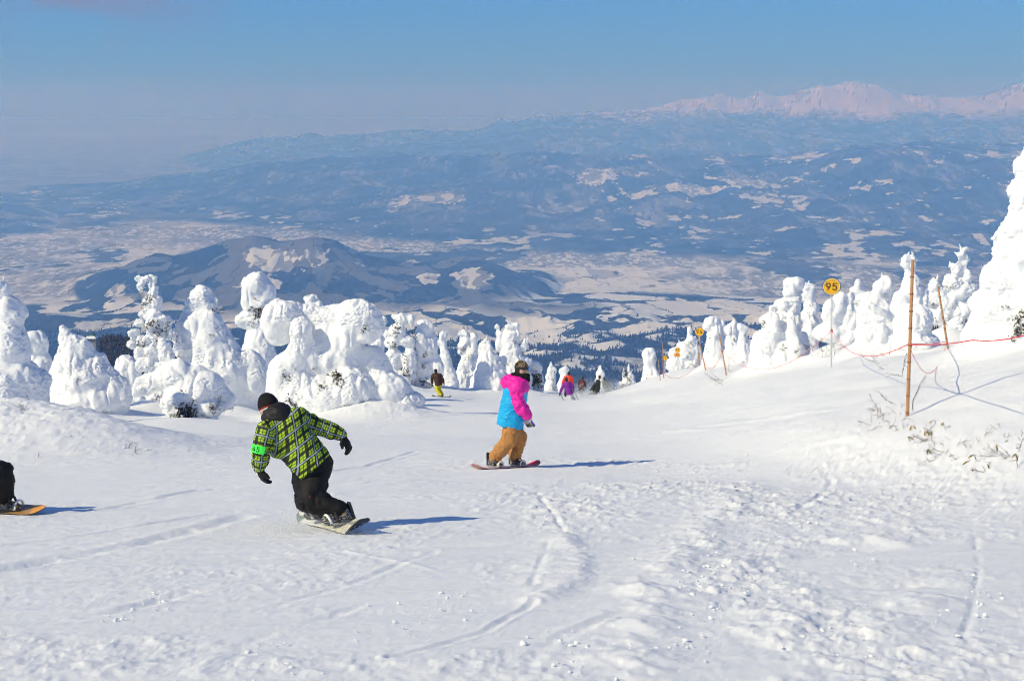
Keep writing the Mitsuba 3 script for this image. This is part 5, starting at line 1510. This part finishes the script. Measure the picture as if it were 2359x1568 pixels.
# one long bent stem lying on the bank
for lab, px in (('long thin stem arching over the bank beside the bamboo pole', [(2131, 868), (2118, 888), (2112, 905), (2102, 925), (2100, 948)]), 
                ('fine dry stalk lying at the foot of the bank', [(2111, 1030), (2125, 1050), (2140, 1068)])):
    key = key_for('fallen_reed')
    pts = [hit(u, v) + np.array([0, 0, .03]) for u, v in px]
    part(key, 'stalk', mikit.ply(tube(pts, .006, 6, .004), 'twig_dark', smooth=True))
    tag(key, lab, 'reed')

# ------------------------------------------------------------------ loose snow: clods on the piste and powder thrown up by the boards
r = np.random.default_rng(5)
ico = trimesh.creation.icosphere(1, 1.0)
VV, FF, n0 = [], [], 0
lines = [([(1285, 1200), (1330, 1280), (1330, 1330), (1260, 1370)], 130, 26), ([(1590, 1290), (1640, 1330), (1600, 1370)], 130, 38), ([(1500, 1340), (1660, 1200), (1720, 1110)], 150, 40), ([(1740, 1350), (1600, 1450), (1540, 1530)], 130, 50),
         ([(1700, 1240), (1900, 1230), (2000, 1290)], 130, 44), ([(1800, 1480), (1950, 1440), (2000, 1530)], 120, 40), ([(2150, 1400), (2330, 1350)], 100, 60), ([(1280, 1480), (1420, 1540)], 110, 60), ([(750, 1440), (1000, 1420), (1100, 1360)], 70, 40),
         ([(240, 1430), (380, 1390)], 60, 22), ([(500, 1540), (720, 1530)], 50, 40), ([(1350, 1130), (1600, 1100), (1850, 1020)], 120, 50), ([(830, 985), (1000, 960)], 60, 16), ([(150, 1000), (330, 1045)], 50, 22)]
for px, cnt, spread in lines:
    px = np.array(px, float)
    for i in range(int(cnt * .45)):
        k_ = r.integers(len(px) - 1)
        q = px[k_] + (px[k_ + 1] - px[k_]) * r.random() + r.normal(size=2) * [spread, spread * .5]
        if q[1] > 1600:
            continue
        p = hit(q[0], q[1])
        s_ = min(.017, .0048 * (1 / max(r.random(), .03)) ** .5) * (.7 + .3 * p[1] / 12)
        v = ico.vertices * (1 + .55 * (meshkit.noise(ico.vertices * 1.4 + r.uniform(0, 99), i) - .5)[:, None]) * s_ * r.uniform(.6, 1.2, 3) * [1.2, 1.2, .7]
        a_ = r.uniform(0, 6.28)
        v = v @ np.array([[math.cos(a_), -math.sin(a_), 0], [math.sin(a_), math.cos(a_), 0], [0, 0, 1]])
        g = float(piste_height(np.array([[p[0]]]), np.array([[p[1]]]))[0, 0]) if False else gz(p[0], p[1])
        VV.append(v + [p[0], p[1], g + s_ * .1 + .012])
        FF.append(ico.faces + n0)
        n0 += len(v)
scene['snow_clods'] = mikit.ply(trimesh.Trimesh(np.vstack(VV), np.vstack(FF), process=False), 'snow')
tag('snow_clods', 'loose crumbs of snow scattered along the tracks', 'snow crumbs', None, 'stuff')


def spray(label, centres, n, size, seed):
    r = np.random.default_rng(seed)
    tet = np.array([[1, 1, 1], [1, -1, -1], [-1, 1, -1], [-1, -1, 1]], float) * .6
    tf = np.array([[0, 1, 2], [0, 3, 1], [0, 2, 3], [1, 3, 2]])
    C = []
    for c, rad, w_ in centres:
        C.append(np.asarray(c) + r.normal(size=(int(n * w_), 3)) * np.asarray(rad))
    C = np.vstack(C)
    S = size * r.uniform(.4, 1.3, len(C))
    V = (C[:, None] + tet[None] * S[:, None, None]).reshape(-1, 3)
    F = (tf[None] + (np.arange(len(C)) * 4)[:, None, None]).reshape(-1, 3)
    key = key_for('powder_spray')
    scene[key] = mikit.ply(trimesh.Trimesh(V, F, process=False), 'snow')
    tag(key, label, 'snow spray', None, 'stuff')


bc = hit(768, 1222)
spray('powder thrown up by the plaid rider\'s board', [(bc + [-.1, -.25, .03], [.34, .2, .05], .9), (bc + [.3, -.55, .04], [.22, .14, .07], .8), (bc + [-.4, -.05, .05], [.14, .2, .05], .3)], 5200, .0036, 1)
spray('powder cloud drifting round the riders at the brow', [(at(1345, 900, 103), [.9, .6, .32], .8), (at(1395, 899, 107), [1.1, .6, .42], .9), (at(1352, 909, 99.6), [.55, .4, .12], .5), (at(1420, 897, 110), [1.4, .8, .4], .4)], 7000, .017, 2)
spray('powder trailing behind the purple skier', [(at(1322, 927, 81), [.5, .4, .07], 1)], 900, .010, 3)

# ------------------------------------------------------------------ far woods, lodge
def conifers(X, Y, H, seed, tiers=2, sides=5, wide=.26):
    r = np.random.default_rng(seed)
    n = len(X)
    Z = land_height(X, Y)
    Vs, Fs = [], []
    off = 0
    a = np.arange(sides) / sides * 2 * np.pi
    for t in range(tiers):
        b0, b1, w = .12 + .36 * t, (.70 if t < tiers - 1 else 1.0), wide * (1 - .36 * t)
        ph = r.uniform(0, 6.28, n)
        rad = H * w * r.uniform(.8, 1.2, n)
        ring = np.stack([X[:, None] + rad[:, None] * np.cos(a + ph[:, None]) * r.uniform(.75, 1.2, (n, sides)), Y[:, None] + rad[:, None] * np.sin(a + ph[:, None]), np.repeat((Z + H * b0 - 1)[:, None], sides, 1)], -1)
        tip = np.stack([X, Y, Z + H * b1], -1)[:, None]
        Vs.append(np.concatenate([ring, tip], 1).reshape(-1, 3))
        k = np.arange(n)[:, None, None] * (sides + 1) + off
        i = np.arange(sides)
        f = np.stack([i, (i + 1) % sides, np.full(sides, sides)], 1)[None]
        Fs.append((f + k).reshape(-1, 3))
        off += n * (sides + 1)
    return trimesh.Trimesh(np.vstack(Vs), np.vstack(Fs), process=False)


def cedar_colour(p, n, uv):
    return mikit.mix((0.012, 0.018, 0.02), (0.05, 0.045, 0.045), mikit.smoothstep(.3, .75, mikit.noise(p.x / 9, p.y / 9)))


scene['cedar'] = {'type': 'twosided', 'bsdf': {'type': 'diffuse', 'reflectance': mikit.proc(cedar_colour)}}
r = np.random.default_rng(8)
R_ = 1000 * np.sqrt(r.uniform(2.6 ** 2, 7.6 ** 2, 130000))
A_ = r.uniform(-.41, .41, len(R_))
X_, Y_ = A_ * R_, R_
Z_ = land_height(X_, Y_)
s_, _ = cover(NP, X_, Y_, Z_)
clump = n2(X_ / 260, Y_ / 260, 91, 3)
keep = (r.random(len(X_)) < np.interp(R_, [0, 5800, 7600], [1, 1, .1])) & ((s_ < .35) & (clump > .40) & (r.random(len(X_)) < .9) | (s_ >= .35) & (r.random(len(X_)) < .035))
X_, Y_ = X_[keep][:62000], Y_[keep][:62000]
scene['far_forest'] = mikit.ply(conifers(X_, Y_, r.uniform(11, 24, len(X_)), 3), 'cedar')
tag('far_forest', 'dark cedar forest covering the lower mountainside and foothills', 'forest', None, 'stuff')


def bare_colour(p, n, uv):
    return mikit.mix((0.045, 0.036, 0.033), (0.16, 0.14, 0.135), mikit.smoothstep(.45, .8, mikit.noise(p.x / 1.5, p.y / 1.5, p.z / 1.2)))


scene['bare_wood_bark'] = {'type': 'twosided', 'bsdf': {'type': 'diffuse', 'reflectance': mikit.proc(bare_colour)}}


def bare_wood(key, label, n, cx, cy, sx, sy, hgt, seed, mat='bare_wood_bark'):
    r = np.random.default_rng(seed)
    X, Y = cx + r.normal(size=n) * sx, cy + r.normal(size=n) * sy
    H = r.uniform(.6, 1.15, n) * hgt
    m = conifers(X, Y, H, seed, 2, 4, .22)
    Z = land_height(X, Y)
    trunks = []
    for x, y, z, h in list(zip(X, Y, Z, H))[:n]:
        trunks.append(np.array([[x - .12, y, z], [x + .12, y, z], [x, y + .1, z + h * 1.05]]))
    t = np.vstack(trunks)
    tm = trimesh.Trimesh(t, np.arange(len(t)).reshape(-1, 3), process=False)
    scene[key] = mikit.ply(cat([m, tm]), mat)
    tag(key, label, 'wood', None, 'stuff')


bare_wood('bare_wood', 'bare brown wood on the shoulder behind the beaked tree', 5200, -420, 1400, 105, 170, 6.2, 4)
bare_wood('frosted_wood', 'dark frosted wood on the knoll behind the right hand snow trees', 1500, 186, 545, 62, 80, 4.5, 5)
plain('lodge_wall', (0.30, 0.29, 0.29), .8)
plain('lodge_roof', (0.03, 0.10, 0.10), .5)
plain('lodge_window', (0.02, 0.025, 0.03), .2)
kl = key_for('mountain_lodge')
Ly = 1290.0
Lc = at(212, 783, Ly)
lg = float(land_height(np.array([Lc[0]]), np.array([Ly]))[0])
base = np.array([Lc[0], Ly, max(lg - 1, Lc[2] - 9.0)])
S_ = 1.0


def box(c, e):
    m = trimesh.creation.box(e)
    m.vertices += c
    return m


top = at(212, 764, Ly)[2]
hw = 5.2
part(kl, 'wall', mikit.ply(box(np.array([base[0], Ly, (lg - 4 + top - 6.2) / 2]), [9.5, 9, (top - 6.2) - (lg - 4)]), 'lodge_wall'))
for sx_, zt, w_, mt, nm in ((0, top, 5.0, 'lodge_roof', 'roof'),):
    V = np.array([[-w_, -w_, -6.2], [w_, -w_, -6.2], [w_, w_, -6.2], [-w_, w_, -6.2], [0, 0, 0]]) * [1.1, 1.1, 1] + [base[0], Ly, zt]
    rf = trimesh.Trimesh(V, [[0, 1, 4], [1, 2, 4], [2, 3, 4], [3, 0, 4], [0, 2, 1], [0, 3, 2]], process=False)
    kr = part(kl, nm, mikit.ply(rf, mt))
    Vs_ = V.copy()
    Vs_[:4] = V[4] + (V[:4] - V[4]) * 1.02 + [0, 0, .12]
    Vs_[4] = V[4]
    low = np.vstack([V[4] + (Vs_[:4] - V[4]) * .62, Vs_[:4]]) + [0, 0, .25]
    scene[kr + '__snow'] = mikit.ply(trimesh.Trimesh(low, [[0, 4, 5], [0, 5, 1], [1, 5, 6], [1, 6, 2], [2, 6, 7], [2, 7, 3], [3, 7, 4], [3, 4, 0]], process=False), 'snow')
for i in range(4):
    part(kl, 'window', mikit.ply(box(np.array([base[0] - 3.3 + 2.2 * i, Ly - 4.55, top - 8.2]), [1.2, .2, 1.6]), 'lodge_window'))
tag(kl, 'small lodge with a green pointed snowy roof by the bare wood', 'building')
